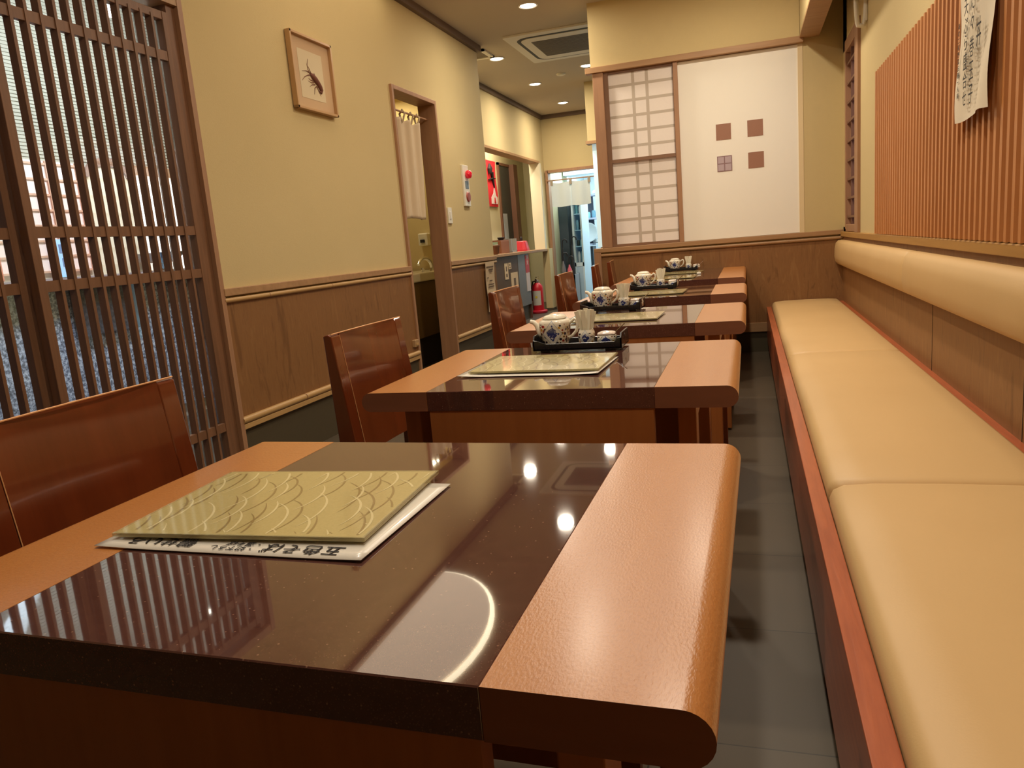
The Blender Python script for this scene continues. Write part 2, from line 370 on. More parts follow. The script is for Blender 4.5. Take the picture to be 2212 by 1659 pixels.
# ---- far wall with shoji
FY = 6.38
st(M().box(-1.18, .80, FY+.05, FY+.15, 0, CZ).box(-1.18, .40, FY-.012, FY+.06, 2.36, CZ).box(.42, .80, FY, FY+.06, .9, CZ).box(-1.18, .80, FY, FY+.06, 0, .9).obj('wall_far', WALL))
n = sthing('trim_7')
M().box(-1.18, .70, FY-.012, FY, .24, .852).obj('wood_panel', WAIN, n)
M().box(-1.24, .70, FY-.03, FY+.05, .892, .928).obj('chair_rail', TRIM, n, bevel=.003)
M().tube([(-1.18, FY-.016, .868), (.70, FY-.016, .868)], .0135, 10).obj('bamboo_moulding', TRIM, n, smooth=True)
mb = M()
for k in (-.86, -.28, .30, .52): mb.tube([(k, FY-.016, .868), (k+.004, FY-.016, .868)], .0147, 10)
mb.obj('bamboo_node', TRIMZ, n)
M().box(-1.24, -1.18, FY-.03, FY+.05, 0, .9).obj('end_post', TRIMZ, n, bevel=.003)
n = sthing('baseboard_far')
M().box(-1.18, .70, FY-.025, FY, .167, .24).obj('base_strip', TRIM, n, bevel=.002); M().box(-1.18, .70, FY-.005, FY, 0, .17).obj('skirting', KICK, n)
st(M().box(-1.22, .425, FY-.045, FY+.02, 2.315, 2.36).obj('trim_8', TRIM, bevel=.003))
st(M().box(-1.165, -1.08, FY-.03, FY+.06, .928, 2.315).obj('trim_9', TRIMZ, bevel=.003))
st(M().box(-.53, -.496, FY-.025, FY+.05, .928, 2.315).obj('trim_10', TRIMZ, bevel=.003))
n = sthing('window_1', (-.78, FY, .93))
M().box(-1.0795, -1.045, FY-.01, FY+.03, .9285, 2.3145).box(-.535, -.5305, FY-.01, FY+.03, .9285, 2.3145).box(-1.0449, -.5351, FY-.01, FY+.03, 1.605, 1.632).box(-1.0449, -.5351, FY-.01, FY+.03, .9285, .95).box(-1.0449, -.5351, FY-.005, FY+.03, 2.295, 2.3145).obj('window_frame', plain('shoji_frame_wood', C(134, 100, 76), .5), n)
M().box(-1.05, -.53, FY+.012, FY+.02, .94, 2.3).obj('paper', SHOJI, n)
mb = M(); x0, x1 = -1.045, -.535
for f in (.385, .60): mb.box(x0+(x1-x0)*f-.012, x0+(x1-x0)*f+.012, FY+.0113, FY+.013, .95, 2.295)
for z in [2.295-.095-.118*i for i in range(5)] + [1.605-.105-.118*i for i in range(5)]: mb.box(x0, x1, FY+.0116, FY+.013, z-.011, z+.011)
mb.obj('muntin', MUNT_SHADE, n)  # strips on the paper front, coloured as shade of the hidden muntins
t = thing('sliding_screen', 'large plain white sliding screen with four small brown squares beside the shoji window', 'screen', (-.05, FY, .93))
M().box(-.496, .405, FY+.004, FY+.03, .93, 2.312).obj('screen_panel', PANEL, t)
M().box(.385, .42, FY-.004, FY+.045, .928, 2.315).obj('edge_batten', plain('pale_batten', C(226, 204, 160), .6), t)
mb = M(); lm = plain('reflection_grey_square', C(150, 122, 124), .25); li = plain('reflection_pale_pane', C(190, 172, 180), .2, coat=.4)  # grey and paler tones put in as a lattice reflection on one square
for (a, b, c, d) in ((-.22, -.107, 1.690, 1.810), (.015, .130, 1.690, 1.812), (.016, .132, 1.452, 1.572)):
    M().box(a, b, FY+.0015, FY+.006, c, d).obj('brown_square', BROWN, t)
q = M().box(-.218, -.105, FY+.0015, FY+.006, 1.450, 1.568).obj('glass_square', lm, t); q['label'] = 'glass square with a lattice reflection put into its colour'
mb = M()
for i in range(2):
    for j in range(2): mb.box(-.212+i*.054, -.166+i*.054, FY+.0005, FY+.003, 1.456+j*.056, 1.505+j*.056)
mb.obj('square_pane', li, t)  # pale panes draw the reflected lattice on the glass square

# ---- right wall
RX = .70
st(M().box(RX, RX+.1, -2.5, 5.47, 0, CZ).box(RX, RX+.1, 5.47, 6.5, 0, .945).box(RX, RX+.1, 5.47, 6.5, 2.2, CZ).box(RX, RX+.1, 6.17, 6.5, 0, CZ).obj('wall_right', WALL))
n = sthing('trim_11')
M().box(RX-.006, RX, -1.6, FY-.01, .30, .876).obj('wood_panel', WAIN, n)
M().box(RX-.025, RX, -1.6, FY-.02, .876, .912).obj('chair_rail', wood('gold_trim', C(172, 128, 66), C(188, 142, 78), .4, 'y', .6, bump=0), n, bevel=.003)
mb = M()
for y in (3.35, 2.28, 1.2): mb.box(RX-.0072, RX-.0055, y, y+.003, .36, .7)
mb.obj('panel_joint', DARK, n)
n = sthing('window_2', (RX, 5.8, .95))
M().box(RX-.02, RX+.06, 5.46, 5.60, .912, 2.24).box(RX-.012, RX+.06, 6.15, 6.19, .93, 2.24).box(RX-.012, RX+.06, 5.6001, 6.1499, .915, .965).box(RX-.012, RX+.06, 5.6001, 6.1499, 2.16, 2.24).obj('window_frame', TRIMZ, n, bevel=.003)
M().box(RX+.045, RX+.05, 5.5, 6.17, .95, 2.2).obj('paper', WINP, n)
M().box(RX+.038, RX+.043, 5.885, 5.905, .98, 2.1).obj('light_gap', plain('daylight_gap', C(222, 224, 255), .5, emit=1.3), n)
mb = M()
for i in range(9): mb.box(RX+.0, RX+.03, 5.6, 6.15, 1.02+.132*i-.008, 1.02+.132*i+.008)
for y in (5.78, 5.97): mb.box(RX+.004, RX+.028, y-.008, y+.008, .965, 2.16)
mb.obj('muntin', plain('window_muntin_brown', C(120, 84, 66), .5), n)

# ---- soffit over the bench
st(M().box(.402, .53, -1.6, FY-.012, 2.362, CZ).obj('wall_soffit', WALL))
st(M().box(.398, .535, -1.6, FY-.012, 2.345, 2.364).obj('trim_12', TRIM))

# ---- hallway beyond
HX = -2.88
st(M().box(HX-.12, HX, 7.04, 8.4, 0, CZ).box(HX-.12, HX, 8.4, 10.98, 2.175, CZ).box(HX-.12, HX, 10.98, 11.3, .92, CZ).box(LX-.13, HX, 7.0, 7.06, 0, CZ).obj('wall_hall_left', WALL))
st(M().box(HX-.14, HX+.015, 8.3, 11.0, 2.15, 2.178).obj('trim_13', TRIM))
st(M().box(HX-.14, HX+.02, 10.965, 11.045, .921, 2.15).obj('trim_14', plain('cream_jamb', C(222, 214, 186), .5)))
st(M().box(HX-.02, HX+.03, 7.08, 11.3, CZ-.055, CZ).box(HX, -1.0, 11.26, 11.3, CZ-.055, CZ).obj('trim_15', plain('crown_brown', C(112, 92, 76), .6)))
st(M().box(HX-.12, -2.83, 11.3, 11.4, 0, CZ).box(-2.83, -2.10, 11.3, 11.4, 2.03, CZ).box(-2.10, -.9, 11.3, 11.4, 0, CZ).obj('wall_hall_far', WALL))
st(M().box(-2.86, -2.82, 11.26, 11.42, 0, 2.06).box(-2.83, -2.10, 11.26, 11.42, 2.02, 2.06).obj('trim_16', TRIMZ))
st(M().box(HX-.05, -2.83, 11.05, 11.29, .03, .92).obj('wall_low_pier', WALL)); st(M().box(HX-.05, -2.825, 11.045, 11.29, 0, .035).obj('baseboard_hall', KICK))
st(M().box(-3.68, -3.6, 7.1, 12.8, 0, CZ).box(-3.68, HX-.12, 12.68, 12.8, 0, CZ).box(-3.68, HX, 7.06, 7.16, 0, CZ).box(HX-.12, HX, 11.4, 12.8, 0, CZ).obj('wall_register_room', plain('pale_plaster', C(206, 200, 164), .9)))
# right side of hallway
st(M().box(-1.82, -.95, 9.35, 9.5, 2.17, CZ).obj('wall_hall_right', WALL)); st(M().box(-1.84, -.95, 9.33, 9.5, 2.135, 2.17).obj('trim_17', TRIM))
st(M().box(-1.70, -.95, 9.2, 9.35, 0, .90).obj('wall_hall_low', plain('reddish_brown_laminate', C(96, 60, 46), .5)))
st(M().box(-1.78, -1.0, 9.42, 9.44, .9, 2.14).obj('window_3', plain('pale_blue_frosted_glass', C(196, 220, 226), .3, emit=.55)))
t = thing('service_counter', 'dark brown register counter with wood top at the end of the left wall', 'counter', (-3.1, 9.8, 0))
M().box(-3.35, HX, 8.41, 9.55, 0, .885).obj('front_panel', plain('counter_dark_brown', C(84, 62, 42), .5), t)
q = M().box(-3.35, HX+.004, 9.55, 10.06, .2, .885).obj('grey_panel', plain('counter_grey', C(112, 110, 108), .4), t); q['label'] = 'flat grey front panel'
M().box(-3.35, -3.16, 10.08, 11.05, 0, .885).box(-3.35, HX+.002, 10.06, 10.08, 0, .885).obj('end_panel', plain('counter_reddish', C(96, 60, 44), .5), t)
M().box(-3.35, HX-.03, 9.55, 10.06, 0, .2).obj('plinth', KICK, t)
M().box(-3.4, HX+.03, 8.41, 11.05, .885, .92).obj('counter_top', TRIM, t, bevel=.004)

# ================================================================== FURNITURE
# ---- bench
t = thing('bench', 'long built-in bench with tan leather seat and back cushions along the slatted wall', 'bench', (.42, 3.0, 0))
M().box(.128, .166, -1.6, FY-.01, .10, .363).obj('front_board', BWOOD, t, bevel=.002)
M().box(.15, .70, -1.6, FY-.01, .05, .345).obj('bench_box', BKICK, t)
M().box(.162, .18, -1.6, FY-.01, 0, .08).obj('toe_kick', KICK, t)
M().box(.655, .698, -1.6, FY-.01, .33, .382).obj('back_ledge', BWOOD, t, bevel=.003)
def cushion(y0, y1, name, prof, par):
    # profile in xz, softened at both ends so neighbouring cushions meet in a shallow seam
    rings = []; cx = sum(p[0] for p in prof)/len(prof); cz = sum(p[1] for p in prof)/len(prof)
    for f, sh in ((0, .035), (.004, .018), (.012, .007), (.03, .0)):
        rings.append((y0+f, sh))
    rings += [(y0+(y1-y0)*k/8, 0) for k in range(1, 8)]
    rings += [(y1-f, sh) for f, sh in ((.03, 0), (.012, .007), (.004, .018), (0, .035))]
    R = []
    for y, sh in rings:
        R.append([(x + (cx-x)*min(.3, sh/max(.02, abs(cx-x))) * (1 if abs(cx-x) > .02 else 0), y, z-(sh*.55 if z > cz else 0)) for x, z in prof])
    return M().loft(R).obj(name, LEATH, par, smooth=True)
seat = [(.170, .34), (.168, .375), (.176, .394), (.195, .404), (.26, .409), (.42, .411), (.58, .409), (.64, .404), (.655, .394), (.660, .375), (.660, .34)]
for a, b in ((-1.6, -.03), (-.03, 1.855), (1.855, 3.765), (3.765, FY-.02)): cushion(a, b, 'seat_cushion', seat, t)
back = [(.698, .682), (.672, .668), (.650, .672), (.634, .692), (.628, .73), (.630, .79), (.638, .83), (.655, .848), (.68, .852), (.698, .850)]
for a, b in ((-1.6, .3), (.3, 1.95), (1.95, 3.66), (3.66, FY-.02)): cushion(a, b, 'back_cushion', back, t)

# ---- slatted panel and scroll
t = thing('slatted_panel', 'orange cedar slatted wall panel above the bench back', 'wall panel', (RX, 2, .92))
M().box(RX-.016, RX, -1.6, 4.70, .915, 1.765).obj('backing_board', SLATB, t)
mb = M(); y = 4.685
while y > -1.2:
    mb.prism([(RX-.016, y), (RX-.029, y-.003), (RX-.029, y-.025), (RX-.016, y-.028)], 'z', .915, 1.768); y -= .0595
mb.obj('slats', SLAT, t)
t = thing('paper_scroll', 'white paper menu scroll with brushed Japanese writing hanging on the slatted panel', 'scroll', (RX-.04, 2.83, 1.3))
def scr(u, v):
    y = 2.500 + .365*u; z = 1.287 + .66*v
    return (RX-.047 - .006*math.sin(u*7+v*9) - .010*(1-v)**3*abs(math.sin(u*5+1)) , y + .004*math.sin(v*14), z + .006*math.sin(u*6)*(1-v))
M().grid(scr, 24, 36).obj('paper', plain('scroll_paper', C(226, 214, 190), .85), t, smooth=True)
def brush(s, y, z, h, wd=.045): text('writing', s, INK, T((RX-.0600, y, z)) @ ON_RIGHT, h, t, .0002, sxy=(wd/h, 1))
brush('丼', 2.594, 1.501, .085, .05)
for s, z in (('だ', 1.605), ('々', 1.545), ('巻', 1.476), ('玉', 1.410), ('子', 1.345)): brush(s, 2.664, z, .062, .048)
for s, z in (('天', 1.604), ('ぷ', 1.550), ('ら', 1.502), ('盛', 1.448), ('合', 1.393), ('せ', 1.341)): brush(s, 2.733, z, .054, .046)
for i, s in enumerate('海老二尾野菜五種一人前'): brush(s, 2.812, 1.567-.0205*i, .019, .022)

# ---- white oval bracket on right wall
t = thing('wall_bracket', 'white oval loop bracket high on the wall above the slatted panel', 'bracket', (RX-.03, 5.25, 2.2))
pts = []
for i in range(25):
    a = 2*PI*i/24; zz = .17*math.sin(a); pts.append((RX-.035+.028*math.cos(a)*1.0, 5.18+.0*a, 2.29+max(-.17, min(.17, zz*1.25))))
M().tube(pts, .013, 8).obj('loop', WHITEP, t, smooth=True)
M().box(RX-.012, RX, 5.165, 5.195, 2.14, 2.44).obj('back_plate', WHITEP, t, bevel=.004)

# ---- tables
TX = -.46
def make_table():
    t = thing('dining_table', '', 'table'); D = .667/2; L, SL, SR, R = -.893-TX, -.7235-TX, -.1965-TX, -.026-TX; z1, z0 = .70, .654
    def end(xs, xe):  # bull-nosed wooden end; xe is the rounded tip
        s = 1 if xe > xs else -1; h = z1-z0; r = h/2; pr = [(xs, z0), (xs, z1)]
        for i in range(13):
            a = PI/2 - PI*i/12; pr.append((xe-s*r+s*r*math.cos(a)*1.0, z0+r+r*math.sin(a)))
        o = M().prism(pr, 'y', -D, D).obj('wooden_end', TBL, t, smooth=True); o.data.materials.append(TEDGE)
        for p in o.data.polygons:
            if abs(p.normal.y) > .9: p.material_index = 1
        return o
    end(SL, L); end(SR, R)
    M().box(SL, SR, -D, D, z0, z1).obj('stone_top', STONE, t, bevel=.0012, seg=1)
    M().box(SL+.004, SR-.004, -D+.002, -D+.024, .12, z0).obj('front_panel', TBLD, t)
    M().box(SL+.004, SR-.004, D-.024, D-.002, .12, z0).obj('rear_panel', TBLD, t)
    for sx in (-.325, .325):
        for sy in (-1, 1):
            M().box(sx-.02, sx+.02, sy*(D-.075)-.03, sy*(D-.075)+.03, .012, z0).obj('leg', TBLD, t, bevel=.002)
        M().box(sx-.015, sx+.015, -D+.09, D-.09, .60, z0-.0005).obj('rail', TBLD, t)
    return t
T0 = make_table(); tabs = []
TY = [.4755+.3335, 1.5764+.3335, 2.6895+.3335, 3.8302+.3335, 5.0284+.3335, 5.698+.3335]
TL = ['nearest dining table with dark polished stone centre and orange wooden ends', 'second nearest dining table, holding a tray and olive menu, second chair beside it',
      'third dining table from the front with stone centre, menu and tray', 'fourth dining table from the front, a gap before the joined far pair',
      'fifth dining table from the front, pushed against the last one, no tray', 'last dining table standing against the far wainscot']
for i in range(6):
    loc = (TX+[.003, 0, .012, .014, .006, .006][i], TY[i], 0); rz = -.0153 if i == 0 else 0
    if i == 0: T0.location = loc; T0.rotation_euler = (0, 0, rz); T0['label'] = TL[0]; T0['group'] = 'row of dining tables'
    else: dup(T0, loc, rz, TL[i], 'row of dining tables')

# ---- chairs (origin: floor, seat faces +x, back at -x)
def make_chair():
    t = thing('dining_chair', '', 'chair'); W = .212
    def post(s):
        y0, y1 = (s*W, s*(W-.045)); a, b = min(y0, y1), max(y0, y1)
        pr = [(-.215, 0), (-.178, 0), (-.150, .46), (-.195, .822), (-.205, .828), (-.219, .824), (-.207, .46)]
        return M().prism(pr, 'y', a, b).obj('rear_leg', CHAIR, t, bevel=.003)
    post(1); post(-1)
    rings = []
    for k in range(9):
        v = k/8; z = .487+(.826-.487)*v; xf = -.150-.045*(z-.46)/.362
        rings.append((xf, z))
    def face(u, v):
        z = .487+.339*v; y = -(W-.045)+(2*W-.09)*u; x = -.151-.045*(z-.46)/.362-.010*math.sin(PI*u); return (x, y, z)
    mb = M(); nu = 10
    pf = [[mb.b.verts.new(face(i/nu, j/4)) for j in range(5)] for i in range(nu+1)]
    pb = [[mb.b.verts.new(Vector(face(i/nu, j/4))+Vector((-.016, 0, 0))) for j in range(5)] for i in range(nu+1)]
    for i in range(nu):
        for j in range(4):
            mb.b.faces.new((pf[i][j], pf[i+1][j], pf[i+1][j+1], pf[i][j+1])); mb.b.faces.new((pb[i][j], pb[i][j+1], pb[i+1][j+1], pb[i+1][j]))
        mb.b.faces.new((pf[i][0], pb[i][0], pb[i+1][0], pf[i+1][0])); mb.b.faces.new((pf[i][4], pf[i+1][4], pb[i+1][4], pb[i][4]))
    for i in (0, nu):
        for j in range(4): mb.b.faces.new((pf[i][j], pf[i][j+1], pb[i][j+1], pb[i][j]))
    bmesh.ops.recalc_face_normals(mb.b, faces=mb.b.faces)
    bk = mb.obj('backrest', CHAIR, t, smooth=True)
    M().tube([(-.196, -W+.004, .8275), (-.2015, 0, .8275), (-.196, W-.004, .8275)], .0016, 6).obj('worn_top_edge', CHAIRE, bk)
    M().tube([(-.1955, -W+.0455, .822), (-.1725, -W+.0455, .64), (-.1505, -W+.0455, .468)], .0009, 5).obj('worn_seam', CHAIRE, bk)
    M().box(-.16, .22, -W+.006, W-.006, .385, .425).obj('seat_frame', CHAIR, t, bevel=.004)
    M().box(-.145, .215, -W+.02, W-.02, .425, .452).obj('seat_pad', plain('brown_vinyl_seat', C(92, 56, 36), .45), t, bevel=.01, seg=3)
    for s in (-1, 1): M().box(.175, .215, s*(W-.025)-.018, s*(W-.025)+.018, 0, .385).obj('front_leg', CHAIR, t, bevel=.002)
    return t
C0 = make_chair()
CH = [(-.853, .943, 0, 'nearest reddish lacquered wooden chair, cut off by the left edge'), (-.853, 1.942, 0, 'reddish chair by the second table, with chipped pale top edge'),
      (-.853, 3.275, .02, 'reddish chair at the third table, in front of the wall notices'), (-.853, 4.46, .02, 'reddish chair at the fourth table, below the kitchen entrance'),
      (-.853, 5.45, .12, 'reddish chair at the fifth table, beside the far wall corner post'), (-.853, 6.10, .10, 'farthest reddish chair against the far wainscot')]
for i, (x, y, r, lab) in enumerate(CH):
    if i == 0: C0.location = (x, y, 0); C0['label'] = lab; C0['group'] = 'lacquered chairs along the tables'
    else: dup(C0, (x, y, 0), r, lab, 'lacquered chairs along the tables')

# ---- menus
def make_menu():
    t = thing('menu', '', 'menu'); a, b = .171, .125
    M().box(-a, a, -b, b, .0065, .0095).obj('front_cover', COVER, t, bevel=.0006, seg=1)
    M().box(-a+.002, a-.002, -b+.002, b-.002, .0035, .0062).obj('pages', SHEET, t)
    M().box(-a, a, -b, b, .0008, .0032).obj('back_cover', COVER, t, bevel=.0006, seg=1)
    M().box(-a-.003, a+.003, -b-.003, -b+.0002, .0008, .0098).box(a-.0002, a+.003, -b-.003, b+.003, .0008, .0098).box(-a-.003, -a+.0002, -b, b, .006, .0098).box(-a, a, b-.0002, b+.003, .006, .0098).obj('clear_sleeve', SLEEVE, t)
    rnd = random.Random(3)
    for nm, mt, off in (('dark_wave_pattern', ARCD, 0), ('light_wave_pattern', ARCL, .023)):
        mb = M()
        for i in range(-2, 7):
            for j in range(-1, 6):
                cx = -a+.062*i+.031*(j % 2)+off+rnd.uniform(-.012, .012); cy = -b+.058*j+off*.6+rnd.uniform(-.012, .012); r = .066+rnd.uniform(-.014, .02); a0 = -.45+rnd.uniform(-.2, .2); a1 = 1.05+rnd.uniform(-.3, .25)
                prev = None
                for k in range(15):
                    q = a0+(a1-a0)*k/14; wd = .0014*math.sin(PI*(k+.6)/15)+.0002
                    p0 = (cx+(r-wd)*math.cos(q), cy+(r-wd)*math.sin(q)*1.25); p1 = (cx+(r+wd)*math.cos(q), cy+(r+wd)*math.sin(q)*1.25)
                    ok = all(-a+.004 < p[0] < a-.004 and -b+.004 < p[1] < b-.004 for p in (p0, p1))
                    cur_ = [mb.b.verts.new((p[0], p[1], .0098+(.0001 if off else 0))) for p in (p0, p1)] if ok else None
                    if prev and cur_: mb.b.faces.new((prev[0], prev[1], cur_[1], cur_[0]))
                    prev = cur_
        mb.obj(nm, mt, t)
    return t
M0 = make_menu(); M0.scale = (.975, .97, .52); ZT = .7005
MN = [(-.593, .820, ZT+.0065, .052, 'olive gold wave-patterned menu on the nearest table, over a white sheet'),
      (-.516, 1.889, ZT+.0055, -.02, 'olive gold menu on the second table in front of the tray'),
      (-.497, 2.965, ZT+.002, -.03, 'olive gold menu on the third table from the front'),
      (-.492, 4.11, ZT+.002, -.03, 'olive gold menu on the fourth table from the front'),
      (-.515, 5.36, ZT+.002, -.05, 'olive gold menu on the fifth table, beside a small white item'),
      (-.505, 5.93, ZT+.002, -.06, 'olive gold menu on the last table before the farthest tray')]
for i, (x, y, z, r, lab) in enumerate(MN):
    if i == 0: M0.location = (x, y, z); M0.rotation_euler = (.0, 0, r); M0['label'] = lab; M0['group'] = 'menus lying on the tables'
    else: dup(M0, (x, y, z), r, lab, 'menus lying on the tables')
def sheet(loc, rz, lab, curl, writing=False):
    t = thing('menu_sheet', lab, 'menu sheet', loc, 0, 'laminated menu sheets under the covers')
    t.rotation_euler = (0, 0, rz); W, H = .182, .128
    def f(u, v):
        x = -W+2*W*u; y = -H+2*H*v; return (x, y, .0022 + curl*max(0, abs(2*u-1)-.5)**2*(1-v)*.8)
    M().grid(f, 24, 12).obj('sheet', SHEET, t, smooth=True, shift=False, solid=.0008)
    if writing:
        for s, x, y, h in (('五色そば', .098, -.108, .026), ('鴨せいろ', -.098, -.106, .025)):
            o = text('writing', s, INK, T((x, y, .0036)) @ Matrix.Rotation(PI, 4, 'Z'), h, None, .0002); o.parent = t
        for s, x, y in (('・温そば', .018, -.102), ('・切下ろし', .008, -.115)):
            o = text('writing', s, INK, T((x, y, .0036)) @ Matrix.Rotation(PI, 4, 'Z'), .0125, None, .0002); o.parent = t
    return t
sheet((-.583, .795, ZT), -.004, 'white laminated menu sheet with black writing under the nearest olive menu', .006, True)
sheet((-.525, 1.868, ZT), -.03, 'white laminated sheet under the olive menu on the second table', .015)
q = tag(M().box(-.36, -.33, 5.64, 5.68, .7005, .712).obj('folded_napkin', WHITE, bevel=.003), 'small white folded item at the right of the fifth menu', 'napkin')

# ---- trays with tea things
TRAYM = BLACK
def make_tray():
    t = thing('condiment_tray', '', 'tray'); a, b = .131, .066
    M().box(-a, a, -b, b, .006, .011).obj('base', TRAYM, t)
    M().box(-a+.02, -a+.05, -b+.01, b-.01, 0, .006).box(a-.05, a-.02, -b+.01, b-.01, 0, .006).obj('feet', TRAYM, t)
    for s in (-1, 1):
        y0 = s*b; y1 = s*(b-.005)
        M().prism([(-a, .006), (a, .006), (a, .038), (a-.012, .036), (a-.02, .026), (-a+.05, .026), (-a+.04, .026), (-a+.012, .036), (-a, .038)], 'y', min(y0, y1), max(y0, y1)).obj('long_side', TRAYM, t, bevel=.0008, seg=1)
    for s in (-1, 1):
        x0 = s*a; x1 = s*(a-.005)
        M().prism([(-b, .006), (b, .006), (b, .036), (b-.012, .05), (-b+.012, .05), (-b, .036)], 'x', min(x0, x1), max(x0, x1)).obj('end_side', TRAYM, t, bevel=.0008, seg=1)
        M().lathe([(.0045, -.0003), (.0045, .0003)], (0, 0, 0), 12).obj('finger_hole', plain('tray_hole_grey', C(120, 112, 108), .3), t).matrix_local = T((s*(a+.0004), 0, .036)) @ Matrix.Rotation(PI/2, 4, 'Y')  # small grey disc marks the hole in each tray end
    return t
TR0 = make_tray()
POTM = porcelain('teapot_pattern', .040, .026, .034, .004, .069)
HOLM = porcelain('holder_pattern', .021, .016, .021, .003, .036)
JARM = porcelain('jar_pattern', .013, .018, .016, .002, .024)
LIDM = porcelain('lid_pattern', 0, .02, .02, .0045, .03, blob=False)
def sqring(hx, hy, z, n=32, p=4):
    r = []
    for k in range(n):
        a = 2*PI*k/n; e = (abs(math.cos(a))**p + abs(math.sin(a))**p)**(-1/p); r.append((hx*e*math.cos(a), hy*e*math.sin(a), z))
    return r
def make_pot():
    t = thing('teapot', '', 'teapot')
    M().loft([sqring(.031, .031, 0), sqring(.034, .034, .002), sqring(.037, .037, .012), sqring(.0405, .0405, .035), sqring(.0435, .0435, .058), sqring(.0445, .0445, .070), sqring(.042, .042, .076), sqring(.036, .036, .080), sqring(.030, .030, .081)]).obj('body', POTM, t, smooth=True)
    l = M().loft([sqring(.033, .033, .0815, p=3), sqring(.0345, .0345, .0835, p=3), sqring(.033, .033, .087, p=3), sqring(.029, .029, .091, p=3), sqring(.018, .018, .094, p=3), sqring(.004, .004, .095, p=3)]).obj('lid', LIDM, t, smooth=True)
    M().tube([(-.036, 0, .030), (-.046, 0, .038), (-.052, 0, .052), (-.057, 0, .064), (-.066, 0, .073), (-.076, 0, .0755)], [.014, .012, .0092, .0078, .0070, .0062], 12).obj('spout', CREAM, t, smooth=True)
    M().tube([(.039, 0, .062), (.050, 0, .071), (.060, 0, .078), (.066, 0, .074), (.069, 0, .060), (.064, 0, .042), (.052, 0, .029), (.040, 0, .023)], [.0045, .0045, .0048, .0050, .0050, .0048, .0045, .0042], 10).obj('handle', CREAM, t, smooth=True)
    return t
P0 = make_pot()
def make_holder():
    t = thing('toothpick_holder', '', 'holder')
    M().loft([sqring(.020, .020, 0), sqring(.0225, .0225, .003), sqring(.0235, .0235, .03), sqring(.0225, .0225, .038), sqring(.020, .020, .042), sqring(.0195, .0195, .045), sqring(.017, .017, .045), sqring(.017, .017, .02)]).obj('cup', HOLM, t, smooth=True)
    return t
H0 = make_holder()
def make_jar():
    t = thing('spice_jar', '', 'jar')
    M().loft([sqring(.023, .020, 0), sqring(.0275, .024, .004), sqring(.0285, .025, .018), sqring(.027, .0235, .025), sqring(.025, .022, .027)]).obj('body', JARM, t, smooth=True)
    M().loft([sqring(.026, .0225, .0275), sqring(.027, .0235, .030), sqring(.025, .0215, .034), sqring(.016, .014, .037), sqring(.003, .003, .038)]).obj('lid', plain('pink_white_lid', C(232, 214, 200), .12, coat=.5), t, smooth=True)
    M().tube([(.02, .006, .029), (.052, .012, .056)], [.0012, .0018], 6).obj('spoon', CHROME, t)
    return t
J0 = make_jar()
def make_packet():
    return M().box(-.007, .007, -.0012, .0012, -.03, .072).obj('toothpick_packet', plain('paper_packet', C(232, 224, 200), .7))
K0 = make_packet(); K0['category'] = 'packet'
def make_doily():
    return M().box(-.037, .037, -.037, .037, 0, .0006).obj('paper_coaster', porcelain('coaster_print', 0, .01, .01, -.01, .01, blob=False))
D0 = make_doily(); D0['category'] = 'coaster'
sets = [('second', (-.480, 2.178, ZT), .0, (-.555, -.462, -.402), 9), ('third', (-.572, 3.285, ZT), -.04, (-.615, -.522, -.466), 7),
        ('fourth', (-.520, 4.425, ZT), -.03, (-.583, -.485, -.414), 5), ('last', (-.518, 6.26, ZT), -.03, (-.566, -.460, -.398), 4)]
rnd = random.Random(11)
for i, (nm, loc, rz, xs, nk) in enumerate(sets):
    where = nm+' table'; g = lambda s: s
    lab = 'black lacquer tray of tea things at the far side of the '+where
    if i == 0: TR0.location = loc; TR0['label'] = lab; TR0['group'] = 'condiment trays'
    else: dup(TR0, loc, rz, lab, 'condiment trays')
    z = loc[2]+.0115
    def at(x, dy=0): return (x, loc[1]+(x-loc[0])*math.tan(rz)+dy, z)
    lab = 'white porcelain teapot with blue pattern in the tray on the '+where
    zt = z+.0008
    pl = at(xs[0], -.004); pl = (pl[0], pl[1], zt)
    if i == 0: P0.location = pl; P0['label'] = lab; P0['group'] = 'patterned teapots'
    else: dup(P0, pl, rz, lab, 'patterned teapots')
    c = D0 if i == 0 else D0.copy()
    if i: COL.objects.link(c)
    c.location = (pl[0]+.006, pl[1]-.002, z); c.rotation_euler = (0, 0, .68); tag(c, 'patterned paper coaster under the teapot on the '+where, 'coaster', 'paper coasters under teapots')
    lab = 'small patterned porcelain cup of white paper packets on the '+where
    hl = at(xs[1], 0)
    if i == 0: H0.location = hl; H0['label'] = lab; H0['group'] = 'packet cups'
    else: dup(H0, hl, rz, lab, 'packet cups')
    lab = 'low lidded porcelain jar with thin spoon on the '+where
    jl = at(xs[2], .0)
    if i == 0: J0.location = jl; J0['label'] = lab; J0['group'] = 'lidded spice jars'
    else: dup(J0, jl, rz, lab, 'lidded spice jars')
    for k in range(nk):
        q = K0 if (i == 0 and k == 0) else K0.copy()
        if not (i == 0 and k == 0): COL.objects.link(q)
        f = (k+.5)/nk*2-1; q.location = (hl[0]+f*.0110, hl[1]+rnd.uniform(-.007, .007), hl[2]+.034+.004*(1-f*f)); q.rotation_euler = (rnd.uniform(-.06, .06), f*.30, rnd.uniform(-.5, .5))
        q.scale = (.92, 1, rnd.uniform(.88, 1.0)); tag(q, '%s of the white paper packets in the cup on the %s' % (['leftmost', 'second from left', 'third from left', 'fourth from left', 'fifth from left', 'sixth from left', 'seventh from left', 'eighth from left', 'ninth from left'][k], where), 'packet', 'paper packets in the cup on the '+where)

